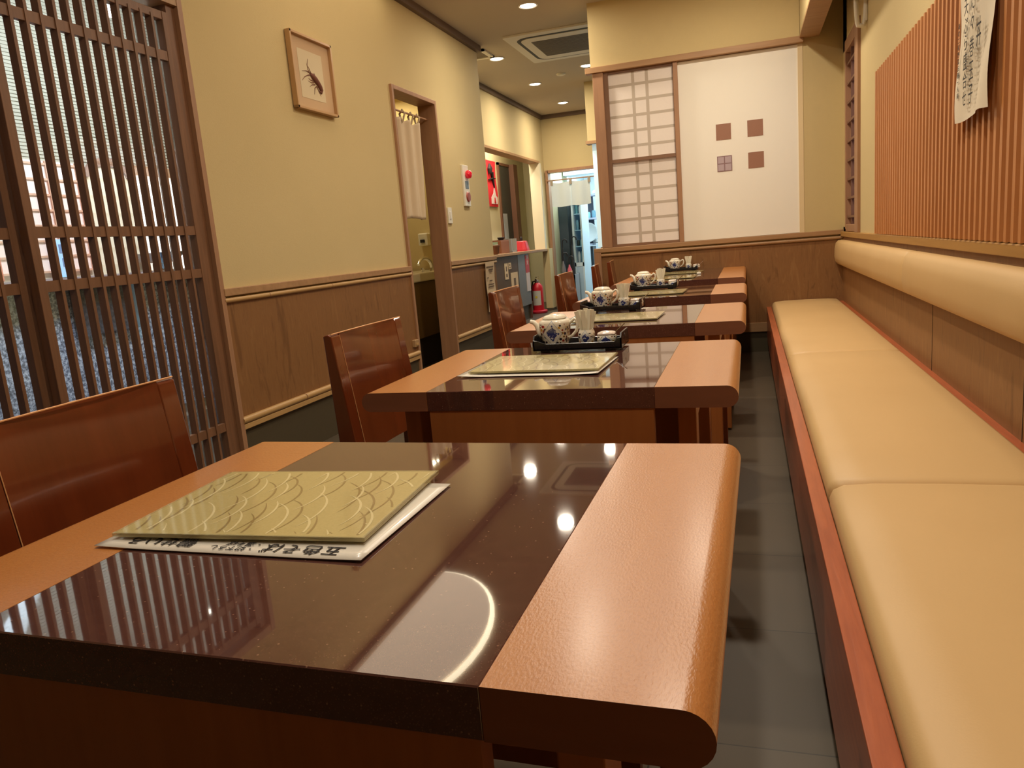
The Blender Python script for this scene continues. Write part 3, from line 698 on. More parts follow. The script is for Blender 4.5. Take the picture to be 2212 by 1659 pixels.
# ================================================================== WALL THINGS
def rect_frame(t, x, y0, y1, z0, z1, wd, d, mat, name='frame'):
    M().box(x, x+d, y0, y1, z1-wd, z1).box(x, x+d, y0, y1, z0, z0+wd).box(x, x+d, y0, y0+wd, z0, z1).box(x, x+d, y1-wd, y1, z0, z1).obj(name, mat, t, bevel=.0015, seg=1)
t = thing('framed_picture', 'small wood-framed print of a brown spiny lobster on the plaster wall', 'picture', (LX, 4.03, 1.85))
rect_frame(t, LX+.004, 3.81, 4.245, 1.855, 2.262, .014, .032, plain('pale_picture_frame', C(192, 152, 104), .4))
M().box(LX+.003, LX+.014, 3.82, 4.235, 1.865, 2.25).obj('mat', plain('tan_mat_board', C(206, 174, 138), .8), t)
M().box(LX+.014, LX+.0155, 3.895, 4.148, 1.925, 2.185).obj('print_paper', plain('print_paper', C(222, 206, 172), .8), t)
g = plain('picture_glass', C(235, 240, 240), .02, trans=1, alpha=.10)
M().box(LX+.022, LX+.023, 3.82, 4.235, 1.865, 2.25).obj('glass', g, t)
lm = plain('lobster_ink', C(120, 74, 60), .8); X = LX+.0163
def P(u, v): return (X, 3.895+.253*u, 2.185-.26*v)   # u along wall, v down
mb = M()
mb.tube([P(.42, .47), P(.50, .50), P(.60, .56), P(.70, .62), P(.78, .69), P(.82, .76), P(.80, .80), P(.74, .79)], [.008, .016, .019, .017, .016, .014, .011, .005], 10)
mb.obj('lobster_body', lm, t, smooth=True)
mb = M()
for ln in ([(.42, .47), (.36, .40), (.34, .30), (.40, .16)], [(.42, .49), (.30, .52), (.18, .57), (.06, .66)], [(.46, .45), (.42, .38), (.38, .32)], [(.52, .60), (.42, .60), (.34, .57)],
           [(.54, .63), (.44, .65), (.32, .63)], [(.58, .67), (.46, .69), (.36, .74)], [(.64, .70), (.56, .74), (.52, .88)], [(.66, .70), (.72, .80), (.80, .88)], [(.60, .53), (.62, .46), (.60, .42)], [(.40, .45), (.28, .43), (.10, .46)]):
    mb.tube([P(*q) for q in ln], [.004]+[.0026]*(len(ln)-2)+[.001], 6)
mb.obj('lobster_legs', lm, t, smooth=True)

t = thing('alarm_panel', 'narrow white fire alarm plate with red strobe on the plaster wall', 'alarm', (LX, 6.4, 1.55))
M().box(LX, LX+.02, 6.335, 6.475, 1.385, 1.735).obj('plate', WHITEP, t, bevel=.003)
M().lathe([(.001, 0), (.04, .004), (.05, .02), (.046, .05), (.02, .068)], (0, 0, 0), 20).obj('strobe', plain('red_strobe_lens', C(200, 20, 40), .2, emit=.35, coat=.5), t, smooth=True, shift=False).matrix_local = T((.02, .015, .105)) @ Matrix.Rotation(PI/2, 4, 'Y') @ Matrix.Scale(.75, 4)
M().box(LX+.019, LX+.023, 6.37, 6.445, 1.535, 1.60).obj('display', plain('slate_blue_display', C(96, 108, 120), .3), t)
M().lathe([(.001, 0), (.045, 0), (.04, .012), (.02, .014)], (0, 0, 0), 20).obj('button', plain('brick_red_button', C(158, 78, 66), .4), t, smooth=True, shift=False).matrix_local = T((.02, .012, -.085)) @ Matrix.Rotation(PI/2, 4, 'Y')
t = thing('light_switch', 'white light switch plate beside the washroom doorway', 'switch', (LX, 5.96, 1.3))
M().box(LX, LX+.012, 5.925, 6.01, 1.235, 1.365).obj('plate', WHITEP, t, bevel=.002); M().box(LX+.011, LX+.018, 5.955, 5.98, 1.27, 1.33).obj('rocker', WHITE, t, bevel=.002)
t = thing('wall_socket', 'small beige socket low beside the washroom doorway', 'socket', (LX, 5.02, .4))
M().box(LX, LX+.03, 4.985, 5.055, .345, .395).obj('plate', plain('beige_socket', C(176, 142, 100), .5), t, bevel=.003); M().box(LX+.029, LX+.034, 5.0, 5.04, .355, .37).obj('outlet', BAMB, t)
t = thing('notice', 'long white printed notice taped to the wainscot behind the third chair', 'notice', (LX+.02, 6.8, .6))
M().grid(lambda u, v: (LX+.034+.004*math.sin(v*8)+.006*(1-v)**2*math.sin(u*3), 6.66+.26*u, .42+.462*v), 8, 16).obj('paper', plain('notice_paper', C(214, 190, 154), .8), t, smooth=True)
mb = M(); rn = random.Random(5)
for z, a, b in ((.83, .02, .22), (.805, .08, .2), (.785, .1, .18), (.73, .02, .06), (.70, .08, .16), (.665, .04, .2), (.645, .04, .2), (.59, .02, .08), (.565, .1, .2), (.52, .08, .16), (.47, .04, .18)):
    mb.box(LX+.039, LX+.0405, 6.66+a, 6.66+b, z, z+.010)
mb.obj('print', plain('faded_print', C(110, 90, 74), .8), t)
for nm, lab, y0, y1, z0, z1 in (('notice', 'narrow white label with brown text on the counter front', 8.96, 9.1, .60, .80), ('notice', 'small square white label beside the narrow one on the counter', 9.13, 9.24, .72, .80), ('notice', 'white sheet with dark drawing on the counter front', 9.2, 9.5, .30, .67)):
    t = thing(nm, lab, 'notice', (HX, y0, z0)); M().box(HX+.001, HX+.004, y0, y1, z0, z1).obj('paper', plain('notice_paper', C(214, 190, 154), .8), t)
    M().box(HX+.004, HX+.005, y0+(y1-y0)*.3, y0+(y1-y0)*.7, z0+(z1-z0)*.15, z0+(z1-z0)*.35).box(HX+.004, HX+.005, y0+(y1-y0)*.35, y0+(y1-y0)*.65, z0+(z1-z0)*.5, z0+(z1-z0)*.8).obj('print', plain('faded_print', C(110, 90, 74), .8), t)
# counter things
def simple(name, lab, cat, mat, x0, x1, y0, y1, z0, z1, bev=.004): return tag(M().box(x0, x1, y0, y1, z0, z1).obj(name, mat, bevel=bev), lab, cat)
t = thing('leaflet_stack', 'stack of pale green leaflets on the register counter', 'leaflets', (-3.1, 9.0, .92))
for i in range(5): M().box(-3.22+.004*i, -3.0+.003*(i % 2), 8.85, 9.15, .921+.03*i, .948+.03*i).obj('leaflet_bundle', plain('leaflet_green_%d' % (i % 2), (C(140, 158, 120), C(196, 200, 176))[i % 2], .7), t)
t = thing('wooden_box', 'brown wooden box standing on the register counter', 'box', (-3.1, 9.35, .92))
M().box(-3.2, -2.98, 9.22, 9.56, .921, 1.08).obj('box_body', plain('box_brown', C(142, 88, 58), .6), t, bevel=.004); M().box(-3.195, -2.985, 9.225, 9.555, 1.08, 1.09).obj('lid', plain('box_brown_lid', C(128, 78, 52), .6), t)
t = thing('card_rack', 'grey clear rack of cards beside the wooden box on the counter', 'rack', (-3.1, 9.7, .92))
M().box(-3.15, -2.96, 9.6, 9.62, .921, 1.1).box(-3.15, -2.96, 9.82, 9.84, .921, 1.1).box(-3.15, -2.96, 9.6, 9.84, .921, .94).obj('rack_frame', plain('rack_grey', C(150, 146, 138), .3), t)
for i in range(3): M().box(-3.13+.05*i, -3.12+.05*i, 9.625, 9.815, .942, 1.08).obj('card', plain('card_white', C(208, 204, 194), .6), t)
t = thing('red_bell', 'red pyramid-shaped object with black knob on the counter', 'bell', (-3.03, 10.3, .92))
M().loft([sqring(.1, .1, 0), sqring(.1, .1, .02), sqring(.075, .075, .13), sqring(.06, .06, .14)]).obj('bell_body', plain('red_lacquer', C(206, 58, 70), .3), t, shift=False); M().lathe([(.012, .14), (.018, .16), (.016, .19), (.006, .2)], n=12).obj('knob', INK, t, shift=False, smooth=True)
t = thing('wooden_bowl', 'brown wooden pot at the front end of the register counter', 'pot', (-2.78, 8.35, .88))
M().lathe([(.06, 0), (.072, .01), (.085, .09), (.09, .095), (.09, .11), (.07, .11), (.06, .03)], n=20).obj('pot_body', plain('pot_brown', C(140, 92, 62), .6), t, shift=False, smooth=True)
t.location = (-2.93, 8.72, .9205)
t = thing('round_dish', 'small dark round dish on the wooden box', 'dish', (-3.05, 9.62, 1.1)); M().lathe([(.03, 0), (.05, .03), (.045, .035), (.02, .01)], n=16).obj('bowl', INK, t, shift=False, smooth=True); t.location = (-3.06, 9.48, 1.091)
# red banner in the register room
t = thing('red_banner', 'red hanging banner with black brush writing and a white figure behind the counter', 'banner', (-3.59, 10.87, 1.6))
M().grid(lambda u, v: (-3.58+.008*math.sin(v*7), 10.64+.46*u, 1.595+.66*v), 6, 10).obj('cloth', plain('banner_red', C(214, 40, 56), .7), t, smooth=True)
mb = M(); xb = -3.570
mb.tube([(xb, 10.803, 2.205), (xb, 10.784, 2.131), (xb, 10.793, 2.065)], [.015, .05, .03], 8); mb.tube([(xb, 10.707, 1.974), (xb, 10.880, 1.999), (xb, 11.043, 2.007)], [.008, .014, .006], 8); mb.tube([(xb, 10.880, 2.090), (xb, 10.918, 1.966), (xb, 10.956, 1.867)], [.03, .018, .01], 8)
mb.obj('brush_writing', INK, t, smooth=True)
M().prism([(10.784, 1.636), (11.052, 1.636), (11.071, 1.727), (11.004, 1.760), (10.956, 1.884), (10.899, 1.793), (10.784, 1.727)], 'x', xb-.006, xb).obj('white_figure', plain('banner_white', C(232, 222, 224), .7), t)
M().prism([(10.899, 1.644), (10.975, 1.644), (10.947, 1.727), (10.918, 1.727)], 'x', xb, xb+.004).obj('red_stripe', RED, t)
n = sthing('door_4', (-3.6, 11.6, 0))
M().box(-3.6, -3.57, 11.22, 11.27, .0, 2.26).box(-3.6, -3.50, 11.78, 11.98, 0, 2.26).box(-3.6, -3.57, 11.22, 11.98, 2.22, 2.26).obj('door_frame', plain('register_door_brown', C(116, 80, 60), .5), n)
M().box(-3.599, -3.58, 11.27, 11.78, 0, 2.22).obj('dark_leaf', plain('dark_leaf', C(64, 66, 60), .5), n); M().box(-3.58, -3.575, 11.30, 11.50, .4, 1.50).obj('pale_panel', plain('pale_panel', C(176, 186, 196), .4), n)

# extinguisher and its sign
t = thing('fire_extinguisher', 'red fire extinguisher with paper label standing on a red round stand beside the counter', 'fire extinguisher', (-3.02, 11.1, 0)); t.location = (-2.965, 10.72, 0)
M().lathe([(.12, 0), (.13, .01), (.13, .035), (.11, .045), (.09, .045)], n=28).obj('stand', plain('stand_red', C(190, 34, 52), .4), t, shift=False, smooth=True)
M().lathe([(.078, .046), (.083, .06), (.083, .36), (.075, .40), (.045, .435), (.03, .445)], n=28).obj('cylinder', RED, t, shift=False, smooth=True)
M().lathe([(.03, .445), (.032, .47), (.02, .475), (.018, .49)], n=14).obj('valve', CHROME, t, shift=False, smooth=True)
M().box(-.012, .012, -.06, .09, .49, .505).box(-.01, .01, -.02, .10, .52, .532).obj('lever', CHROME, t, shift=False)
M().tube([(-.02, .0, .47), (-.07, .03, .46), (-.10, .05, .36), (-.098, .05, .18)], .011, 8).obj('hose', INK, t, shift=False, smooth=True)
M().prism([(.084*math.cos(a), .084*math.sin(a)) for a in [-PI*.75+i*.1 for i in range(17)]]+[(.07*math.cos(a), .07*math.sin(a)) for a in [-PI*.75+i*.1 for i in range(16, -1, -1)]], 'z', .12, .33).obj('label', plain('ext_label', C(196, 190, 176), .4), t, shift=False)
M().lathe([(.018, 0), (.018, .002)], n=14).obj('label_mark', plain('ext_label_yellow', C(214, 190, 60), .4), t, shift=False).matrix_local = T((.0, -.084, .24)) @ Matrix.Rotation(PI/2, 4, 'X')
t = thing('extinguisher_sign', 'red and white vertical extinguisher sign on the counter end', 'sign', (HX, 9.97, .75))
M().box(HX+.004, HX+.010, 9.89, 10.055, .63, .87).obj('red_field', plain('sign_red', C(190, 60, 60), .5), t); M().box(HX+.004, HX+.010, 9.89, 10.055, .38, .63).obj('white_field', plain('sign_white', C(214, 200, 196), .5), t)
for s, z in (('消', .84), ('火', .765), ('器', .69)): text('writing', s, WHITE, T((HX+.0112, 9.972, z)) @ ON_LEFT, .075, t, .0006)
M().box(HX+.010, HX+.012, 9.94, 10.01, .46, .56).obj('pictogram', INK, t)

# kitchen entrance: curtain, umbrellas, cabinet, shelves
t = thing('kitchen_curtain', 'short pale two-panel curtain hanging in the kitchen entrance', 'curtain', (-2.48, 11.25, 1.9))
for a, b in ((-2.775, -2.48), (-2.475, -2.19)):
    M().grid(lambda u, v: (a+(b-a)*u, 11.24+.010*math.sin(u*9+a*5), 1.525+.352*v-.018*math.sin(PI*u)*(1 if v > .9 else 0)-.012*math.sin(PI*u)*(1-v)), 24, 12).obj('cloth_panel', KCLOTH, t, smooth=True)
for x in (-2.765, -2.478, -2.2): M().box(x-.018, x+.018, 11.225, 11.255, 1.83, 1.915).obj('loop', plain('curtain_loop', C(166, 152, 132), .8), t)
tag(M().tube([(-2.83, 11.245, 1.905), (-2.10, 11.245, 1.905)], .009, 8).obj('curtain_rod', TRIMZ), 'thin rod across the kitchen entrance', 'rod')
UG = 'umbrellas in the stand by the kitchen entrance'
def umbrella(loc, mat, lab, h, rz, tilt):
    t = thing('umbrella', lab, 'umbrella', loc, rz, UG); t.rotation_euler = (tilt, 0, rz)
    M().lathe([(.006, .02), (.012, .06), (.03, .35), (.034, .5), (.014, h-.12), (.008, h-.08)], n=14).obj('folded_canopy', mat, t, shift=False, smooth=True)
    pts = [(0, 0, 0), (0, 0, h)]+[(.035-.035*math.cos(a), 0, h+.035*math.sin(a)) for a in [i*PI/6 for i in range(1, 7)]]+[(.07, 0, h-.02)]
    M().tube(pts, .0095, 8).obj('handle', INK, t, shift=False, smooth=True)
GREYC = plain('umbrella_grey', C(118, 116, 118), .6); PINKC = plain('umbrella_pink', C(206, 96, 116), .6); DKC = plain('umbrella_black', C(34, 36, 40), .6)
umbrella((-2.73, 11.52, .08), DKC, 'black umbrella standing at the left of the stand', .92, .2, .04)
umbrella((-2.60, 11.58, .08), DKC, 'black crook-handled umbrella at the right rear of the stand', .95, .1, -.03)
umbrella((-2.70, 11.35, .08), GREYC, 'grey umbrella at the front left of the stand', .72, .3, .05)
umbrella((-2.60, 11.33, .08), PINKC, 'pink umbrella with black crook handle in the stand', .66, -.1, .0)
t = thing('umbrella_stand', 'grey metal umbrella stand in the kitchen entrance', 'stand', (-2.65, 11.45, 0))
M().box(-2.80, -2.52, 11.30, 11.32, .02, .50).box(-2.80, -2.52, 11.62, 11.64, .02, .50).box(-2.80, -2.78, 11.3, 11.64, .02, .5).box(-2.54, -2.52, 11.3, 11.64, .02, .5).obj('side_panels', plain('stand_grey', C(150, 150, 152), .5), t)
M().box(-2.80, -2.52, 11.30, 11.64, 0, .03).obj('tray', DARK, t)
st(M().box(-2.96, -2.9, 11.4, 14.4, 0, CZ).box(-2.96, -1.0, 14.3, 14.4, 0, CZ).box(-1.3, -1.2, 11.4, 14.4, 0, CZ).obj('wall_kitchen', plain('kitchen_pale_wall', C(206, 222, 226), .7)))
simple('refrigerator', 'tall dark slate cabinet seen left inside the kitchen entrance', 'cabinet', plain('dark_slate', C(66, 78, 88), .4), -2.878, -2.73, 12.0, 12.7, 0, 1.62)
simple('folded_curtain', 'beige and brown cloth strip hanging beside the dark cabinet', 'curtain', plain('beige_strip', C(142, 134, 110), .8), -2.725, -2.63, 12.25, 12.28, .6, 1.62)
CABW = plain('cabinet_white', C(206, 224, 236), .4); CABG = plain('cabinet_glass', C(150, 196, 214), .1, emit=.1)
t = thing('display_cabinet', 'tall pale blue-white glass cabinet inside the kitchen entrance', 'cabinet', (-2.53, 11.9, 0))
M().box(-2.615, -2.585, 11.75, 12.3, 0, 1.9).box(-2.48, -2.455, 11.75, 12.3, 0, 1.9).box(-2.614, -2.456, 11.75, 12.3, .60, .66).box(-2.614, -2.456, 11.75, 12.3, 1.86, 1.9).box(-2.614, -2.456, 12.28, 12.3, 0, 1.9).obj('cabinet_frame', CABW, t)
M().box(-2.584, -2.481, 11.755, 11.775, .02, .6).obj('lower_door', plain('cabinet_door_blue', C(176, 204, 228), .4), t); M().box(-2.555, -2.545, 11.745, 11.757, .38, .5).obj('handle', INK, t)
for z in (.9, 1.15, 1.4, 1.62): M().box(-2.584, -2.481, 11.8, 12.28, z, z+.012).obj('shelf', CABG, t)
GL = [plain('ware_white', C(214, 228, 232), .3), plain('ware_blue', C(120, 170, 190), .3), plain('ware_dark', C(54, 66, 62), .5), plain('ware_teal', C(150, 214, 220), .3)]
rn = random.Random(2)
for k, z in enumerate((.66, .912, 1.162, 1.412, 1.632)):
    for j in range(2):
        m_ = GL[(k*2+j+k//2) % 4]; h = rn.uniform(.09, .17)
        q = M().lathe([(.015, 0), (.022, .01), (.023, h*.7), (.015, h)], n=14).obj('glass_jar', m_, smooth=True); q.location = (-2.558+j*.050, 11.9, z+.001)
        tag(q, '%s jar on shelf %s of the pale glass cabinet, %s side' % (['white', 'blue', 'dark', 'teal'][(k*2+j+k//2) % 4], ['bottom', 'second', 'third', 'fourth', 'top'][k], ['left', 'right'][j]), 'jar', 'jars in the glass cabinet')
t = thing('dish_shelf', 'dark backed shelf unit of dishes at the back of the kitchen', 'shelf', (-2.5, 12.9, 0))
M().box(-3.060, -2.540, 13.2, 13.24, .9, 1.75).obj('back_board', plain('shelf_back_slate', C(92, 98, 116), .6), t)
M().box(-3.060, -2.540, 12.9, 13.2, .9, .93).box(-2.740, -2.220, 12.9, 13.2, 1.33, 1.36).box(-2.740, -2.220, 12.9, 13.2, 1.72, 1.75).obj('shelves', plain('shelf_lilac', C(176, 190, 214), .5), t)
M().box(-3.080, -3.060, 12.9, 13.24, 0, 1.75).box(-2.220, -2.200, 12.9, 13.24, 0, 1.75).obj('uprights', plain('shelf_lilac', C(176, 190, 214), .5), t)
M().box(-3.060, -2.540, 12.95, 13.24, 0, .88).obj('cart_body', plain('dark_cart', C(44, 56, 64), .4), t); M().box(-2.940, -2.910, 12.93, 12.955, .6, .78).obj('cart_handle', WHITE, t)
for x, z, r, h, m_, lab in ((-2.37, 1.361, .04, .13, 3, 'teal cup at the left end of the upper dish shelf'), (-2.28, 1.361, .035, .1, 3, 'short teal cup on the upper dish shelf'), (-2.19, 1.361, .035, .12, 1, 'blue cup in the middle of the upper dish shelf'), (-2.08, 1.361, .03, .2, 0, 'tall white bottle on the upper dish shelf'),
                          (-2.12, 1.751, .07, .06, 0, 'white cloth bundle on top of the dish shelf'), (-2.13, 1.15, .06, .05, 0, 'white bowl on the lower dish shelf'), (-2.14, .931, .09, .07, 0, 'white basin at the foot of the dish shelf'), (-2.35, .931, .07, .12, 0, 'pale jug at the left of the lower dish shelf')):
    if z == 1.15: M().box(-2.840, -2.540, 12.95, 13.2, 1.135, 1.149).obj('small_shelf', plain('shelf_lilac', C(176, 190, 214), .5), t)
    q = M().lathe([(r*.7, 0), (r, h*.2), (r, h*.7), (r*.8, h), (r*.7, h), (r*.7, h*.4)], n=18).obj('dish', GL[m_], smooth=True); q.location = (x-.32, 13.05, z); tag(q, lab, 'dish', 'dishes on the kitchen shelf')
t = thing('round_tray', 'large white round tray standing upright on the kitchen shelf', 'tray', (-2.60, 12.93, 1.12)); t.rotation_euler = (0, 0, 0)
M().lathe([(.001, 0), (.14, 0), (.16, .012), (.165, .02), (.15, .02), (.13, .008)], n=32).obj('disc', GL[0], t, shift=False, smooth=True).matrix_local = T((0, 0, 0)) @ Matrix.Rotation(PI/2, 4, 'X')
simple('kitchen_beam', 'bright white boxed duct above the kitchen entrance curtain', 'duct', plain('duct_white', C(220, 232, 236), .6), -2.85, -2.35, 12.4, 12.9, 2.05, 2.35)

# ================================================================== VESTIBULE BEHIND THE LATTICE
st(M().box(-4.0, -3.9, 1.6, 5.6, 0, 1.72).box(-4.0, -3.5, 5.5, 5.6, 0, CZ).obj('wall_vestibule', plain('vestibule_wall', C(206, 190, 166), .8)))
t = thing('ribbed_blind', 'pale grey ribbed screen filling the upper part behind the lattice doors', 'blind', (-3.88, 3.6, 1.72))
mb = M(); z = 1.72
while z < 2.84: mb.box(-3.99, -3.90+.002, 1.6, 5.5, z, z+.014); z += .02
mb.box(-4.0, -3.905, 1.6, 5.5, 1.72, 2.85); mb.obj('ribs', plain('blind_grey_green', C(156, 150, 132), .8), t)
st(M().box(-3.9, -3.86, 1.6, 5.5, .1, .985).obj('wall_granite', GRAN)); st(M().box(-3.9, -3.72, 1.6, 5.5, .985, 1.045).obj('trim_18', plain('ledge_mauve', C(150, 132, 132), .5)))
simple('menu_board', 'dark board leaning on the granite wall behind the lattice', 'board', plain('chest_dark', C(48, 46, 52), .5), -3.858, -3.80, 3.52, 3.98, .69, .984)
t = thing('tile_window', 'pinkish white gridded window with orange bars behind the lattice door', 'window', (-3.88, 3.4, 1.1))
M().box(-3.899, -3.885, 3.10, 3.76, 1.08, 1.72).obj('panes', plain('warm_window_pane', C(224, 200, 190), .5, emit=.15), t)
mb = M()
for i in range(8): mb.box(-3.885, -3.875, 3.10, 3.76, 1.08+.088*i, 1.092+.088*i)
for y in (3.10, 3.32, 3.54, 3.75): mb.box(-3.885, -3.873, y, y+.012, 1.08, 1.72)
mb.obj('bars', plain('orange_bar', C(196, 150, 122), .6), t)
t = thing('arched_screen', 'beige panel with brown arched top standing behind the lattice', 'screen', (-3.84, 3.95, 1.045))
arch = [(3.79, 1.046), (4.12, 1.046), (4.12, 1.66)]+[(3.955+.165*math.cos(a), 1.66+.085*math.sin(a)) for a in [i*PI/10 for i in range(1, 10)]]+[(3.79, 1.66)]
M().prism(arch, 'x', -3.86, -3.845).obj('panel', plain('beige_panel', C(212, 196, 168), .7), t)
M().prism([(3.78, 1.64), (3.80, 1.64)]+[(3.955-.15*math.cos(a), 1.65+.065*math.sin(a)) for a in [i*PI/10 for i in range(0, 11)]]+[(4.13, 1.64), (4.13, 1.66)]+[(3.955+.175*math.cos(a), 1.66+.105*math.sin(a)) for a in [i*PI/10 for i in range(1, 10)]]+[(3.78, 1.66)], 'x', -3.847, -3.83).obj('arched_rim', plain('arch_brown', C(122, 88, 68), .6), t)
n = sthing('window_4', (-3.88, 4.4, 1.05))
M().box(-3.899, -3.88, 4.2, 4.95, 1.05, 1.70).obj('bright_pane', plain('bright_daylight_pane', C(246, 240, 228), .5, emit=1.5), n)
M().box(-3.88, -3.86, 4.17, 4.97, 1.68, 1.74).box(-3.88, -3.86, 4.17, 4.20, 1.05, 1.7).obj('window_frame', TRIMZ, n)
t = thing('dark_bowl', 'wide dark bowl on the ledge in front of the bright window', 'bowl', (-3.75, 4.05, 1.16)); t.location = (-3.735, 4.18, 1.09)
M().lathe([(.04, 0), (.08, .01), (.14, .05), (.155, .07), (.145, .07), (.08, .03)], n=28).obj('bowl', plain('bowl_dark', C(60, 52, 54), .3, coat=.4), t, shift=False, smooth=True)
M().box(-3.77, -3.725, 4.13, 4.23, 1.046-1.09+1.09, 1.09).obj('foot', plain('bowl_dark', C(60, 52, 54), .3), t)
t = thing('blue_notice_board', 'pale blue glowing notice with printed lines behind the lattice', 'notice', (-3.84, 3.5, 1.1))
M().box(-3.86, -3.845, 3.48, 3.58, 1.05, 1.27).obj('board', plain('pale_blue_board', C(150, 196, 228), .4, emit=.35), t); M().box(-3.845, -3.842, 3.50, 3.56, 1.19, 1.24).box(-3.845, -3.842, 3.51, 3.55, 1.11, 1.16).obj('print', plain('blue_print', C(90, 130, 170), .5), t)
t = thing('tall_blue_panel', 'narrow pale blue framed panel leaning on the granite', 'panel', (-3.84, 3.3, .7))
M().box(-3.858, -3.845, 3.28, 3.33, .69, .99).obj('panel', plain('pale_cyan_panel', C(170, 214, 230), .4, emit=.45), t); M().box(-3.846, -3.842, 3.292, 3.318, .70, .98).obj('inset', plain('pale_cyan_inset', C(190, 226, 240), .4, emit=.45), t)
simple('upright_board', 'orange red upright board at the far left behind the lattice', 'board', plain('orange_red_panel', C(186, 96, 66), .6), -3.88, -3.84, 2.85, 3.12, 1.05, 1.5)
t = thing('globe_lamp', 'small glowing globe lamp behind the top of the lattice door', 'lamp', (-3.0, 3.29, 2.33))
M().lathe([(.002, -.035), (.022, -.028), (.033, 0), (.03, .02), (.018, .034)], n=20).obj('globe', plain('globe_glow', C(255, 246, 226), .5, emit=14), t, shift=False, smooth=True); M().tube([(0, 0, .034), (0, 0, .52)], .003, 6).obj('cord', INK, t, shift=False)

# ================================================================== CEILING THINGS
def make_down():
    t = thing('ceiling_downlight', '', 'ceiling light')
    M().lathe([(.066, 0), (.078, 0), (.078, -.006), (.070, -.009), (.064, -.004)], n=32).obj('ring', RING, t, smooth=True)
    M().lathe([(.002, -.012), (.045, -.011), (.064, -.003), (.064, .0)], n=32).obj('diffuser', DOWN, t, smooth=True)
    l = bpy.data.lights.new('downlight_beam', 'SPOT'); l.energy = DL_POWER; l.spot_size = math.radians(125); l.spot_blend = 1; l.color = WARM; l.shadow_soft_size = .055
    o = bpy.data.objects.new('downlight_beam', l); COL.objects.link(o); o.location = (0, 0, -.03); o.parent = t
    l = bpy.data.lights.new('downlight_glow', 'AREA'); l.shape = 'DISK'; l.size = .12; l.energy = GLOW; l.color = WARM
    o = bpy.data.objects.new('downlight_glow', l); COL.objects.link(o); o.location = (0, 0, -.02); o.parent = t
    return t
DL = [(-2.34, 7.60, 'ceiling downlight above the washroom wall end, beside the small vent'), (-2.34, 9.04, 'middle one of the left column of downlights in the hallway'), (-2.34, 10.47, 'farthest ceiling downlight in the hallway'),
      (-1.60, 6.14, 'nearest visible ceiling downlight, in front of the air conditioner'), (-1.61, 8.50, 'ceiling downlight at the right edge, beyond the air conditioner')]
EXTRA = [(-.86, 4.1), (-.12, 5.4), (-.12, 3.3), (-.86, 1.9), (-.12, .8)]
d0 = make_down(); first = True
for x, y, lab in DL+[(x, y, 'unlit corner') for x, y in EXTRA]:
    if lab == 'unlit corner': lab = 'ceiling downlight above the seating, %s' % {(-.86, 4.1): 'over the fourth chair and table', (-.12, 5.4): 'close to the white sliding screen', (-.12, 3.3): 'above the third table edge', (-.86, 1.9): 'above the second chair', (-.12, .8): 'above the near end of the bench'}[(x, y)]
    if first: d0.location = (x, y, CZ); d0['label'] = lab; d0['group'] = 'round ceiling downlights'; first = False
    else: dup(d0, (x, y, CZ), 0, lab, 'round ceiling downlights')
# large D-shaped ceiling lamp against the left wall (seen mirrored in the nearest table top)
t = thing('ceiling_panel_lamp', 'large curved frosted ceiling lamp beside the left wall, mirrored in the nearest table', 'ceiling light', (-2.0, 4.2, CZ))
dp = [(-2.30, 3.35), (-1.95, 3.35)]+[(-2.30+.62*math.cos(a), 4.05+.95*math.sin(a)) for a in [-.75+i*(PI/2+.75)/16 for i in range(17)]]
rim = [(-2.31, 3.32), (-1.92, 3.32)]+[(-2.31+.66*math.cos(a), 4.05+.99*math.sin(a)) for a in [-.75+i*(PI/2+.75)/16 for i in range(17)]]
M().prism(rim, 'z', CZ-.02, CZ).obj('glowing_rim', plain('lamp_rim_glow', C(255, 240, 205), .5, emit=6), t)
M().prism(dp, 'z', CZ-.035, CZ-.019).obj('frosted_cover', plain('frosted_cover', C(236, 216, 188), .5, emit=1.9), t)
# air conditioner cassette
t = thing('air_conditioner', 'square ceiling air conditioner cassette with dark slots and grille', 'air conditioner', (-1.58, 7.42, CZ))
def rr(hx, hy, r, n=6):
    o = []
    for cx, cy, a0 in ((hx-r, hy-r, 0), (-hx+r, hy-r, PI/2), (-hx+r, -hy+r, PI), (hx-r, -hy+r, 1.5*PI)):
        for i in range(n+1): a = a0+i*PI/2/n; o.append((-1.575+cx+r*math.cos(a), 7.43+cy+r*math.sin(a)))
    return o
M().prism(rr(.48, .55, .02), 'z', CZ-.018, CZ).obj('panel', WHITE, t, bevel=.003)
M().prism(rr(.40, .46, .13), 'z', CZ-.0195, CZ-.0175).obj('air_slot', plain('slot_dark', C(40, 46, 44), .6), t)
M().prism(rr(.365, .425, .11), 'z', CZ-.024, CZ-.018).obj('inner_panel', WHITE, t)
M().prism(rr(.28, .30, .01), 'z', CZ-.0255, CZ-.0235).obj('grille', plain('grille_grey', C(96, 90, 80), .6), t)
mb = M()
for i in range(14): mb.box(-1.845, -1.305, 7.15+.042*i, 7.156+.042*i, CZ-.028, CZ-.025)
mb.obj('grille_bars', plain('grille_bar', C(130, 122, 110), .6), t)
t = thing('ceiling_vent', 'small square white ceiling vent beside the end of the plaster wall', 'vent', (-2.45, 7.33, CZ))
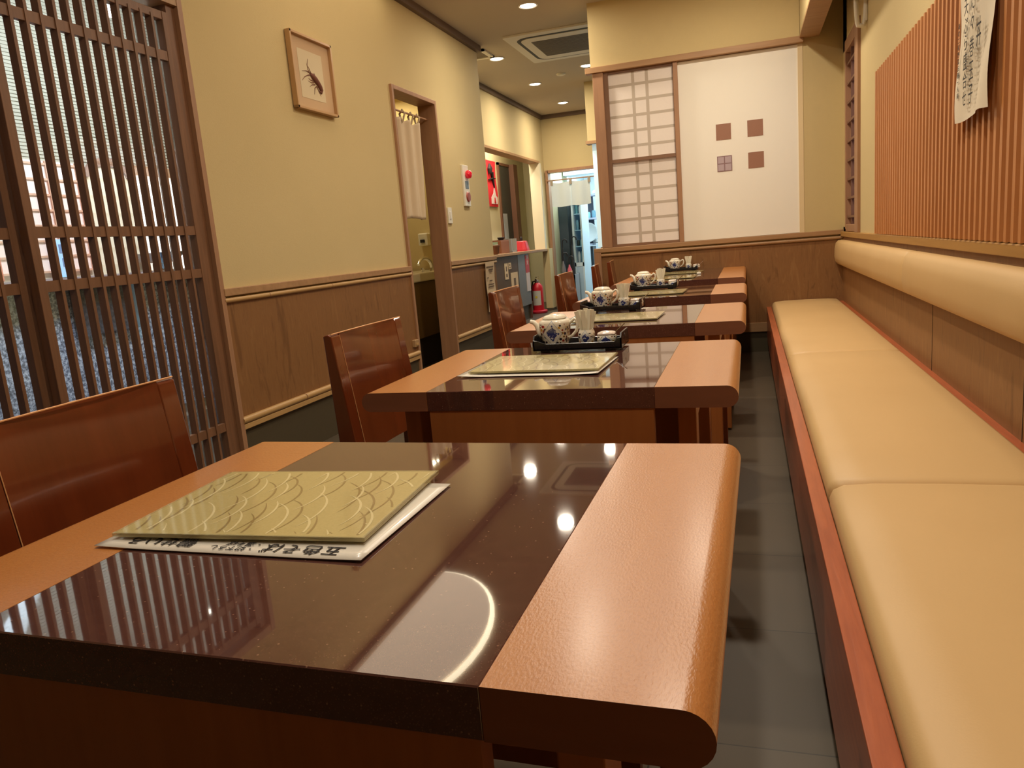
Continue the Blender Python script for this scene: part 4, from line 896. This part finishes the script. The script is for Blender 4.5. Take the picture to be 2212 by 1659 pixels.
rect = M().box(-2.60, -2.33, 7.16, 7.20, CZ-.015, CZ).box(-2.60, -2.33, 7.46, 7.50, CZ-.015, CZ).box(-2.60, -2.56, 7.16, 7.5, CZ-.015, CZ).box(-2.37, -2.33, 7.16, 7.5, CZ-.015, CZ)
rect.obj('frame', WHITE, t); M().box(-2.56, -2.37, 7.2, 7.46, CZ-.008, CZ).obj('mesh_panel', plain('vent_mesh', C(120, 108, 92), .7), t)
tag(M().lathe([(.03, -.02), (.05, -.012), (.055, 0)], (-1.95, 8.72, CZ), 20).obj('smoke_detector', WHITEP, smooth=True), 'small round white detector on the hallway ceiling', 'smoke detector')

# ---- sub-parts: pieces that sit on a part hang under that part
def nest(root_kind, part, kids):
    for o in list(bpy.data.objects):
        if o.parent is None and o.name.split('.')[0] == root_kind:
            p = next((c for c in o.children if c.name.split('.')[0] == part), None)
            if p is None: continue
            for c in list(o.children):
                if c is not p and c.name.split('.')[0] in kids:
                    m = c.matrix_local.copy(); c.parent = p; c.matrix_local = p.matrix_local.inverted() @ m
for a in (('framed_picture', 'print_paper', ('lobster_body', 'lobster_legs')), ('framed_picture', 'frame', ('glass',)), ('paper_scroll', 'paper', ('writing',)), ('menu_sheet', 'sheet', ('writing',)),
          ('display_cabinet', 'lower_door', ('handle',)), ('menu', 'front_cover', ('dark_wave_pattern', 'light_wave_pattern')), ('dish_shelf', 'cart_body', ('cart_handle',)),
          ('sliding_screen', 'glass_square', ('square_pane',)), ('fire_extinguisher', 'cylinder', ('label', 'label_mark')), ('light_switch', 'plate', ('rocker',)), ('soap_dispenser', 'dispenser_body', ('lever',)),
          ('notice', 'paper', ('print',)), ('extinguisher_sign', 'red_field', ('writing',)), ('extinguisher_sign', 'white_field', ('pictogram',)), ('air_conditioner', 'grille', ('grille_bars',)),
          ('red_banner', 'cloth', ('brush_writing', 'white_figure', 'red_stripe')), ('alarm_panel', 'plate', ('strobe', 'display', 'button')), ('door_curtain', 'cloth', ('tab',))):
    nest(*a)
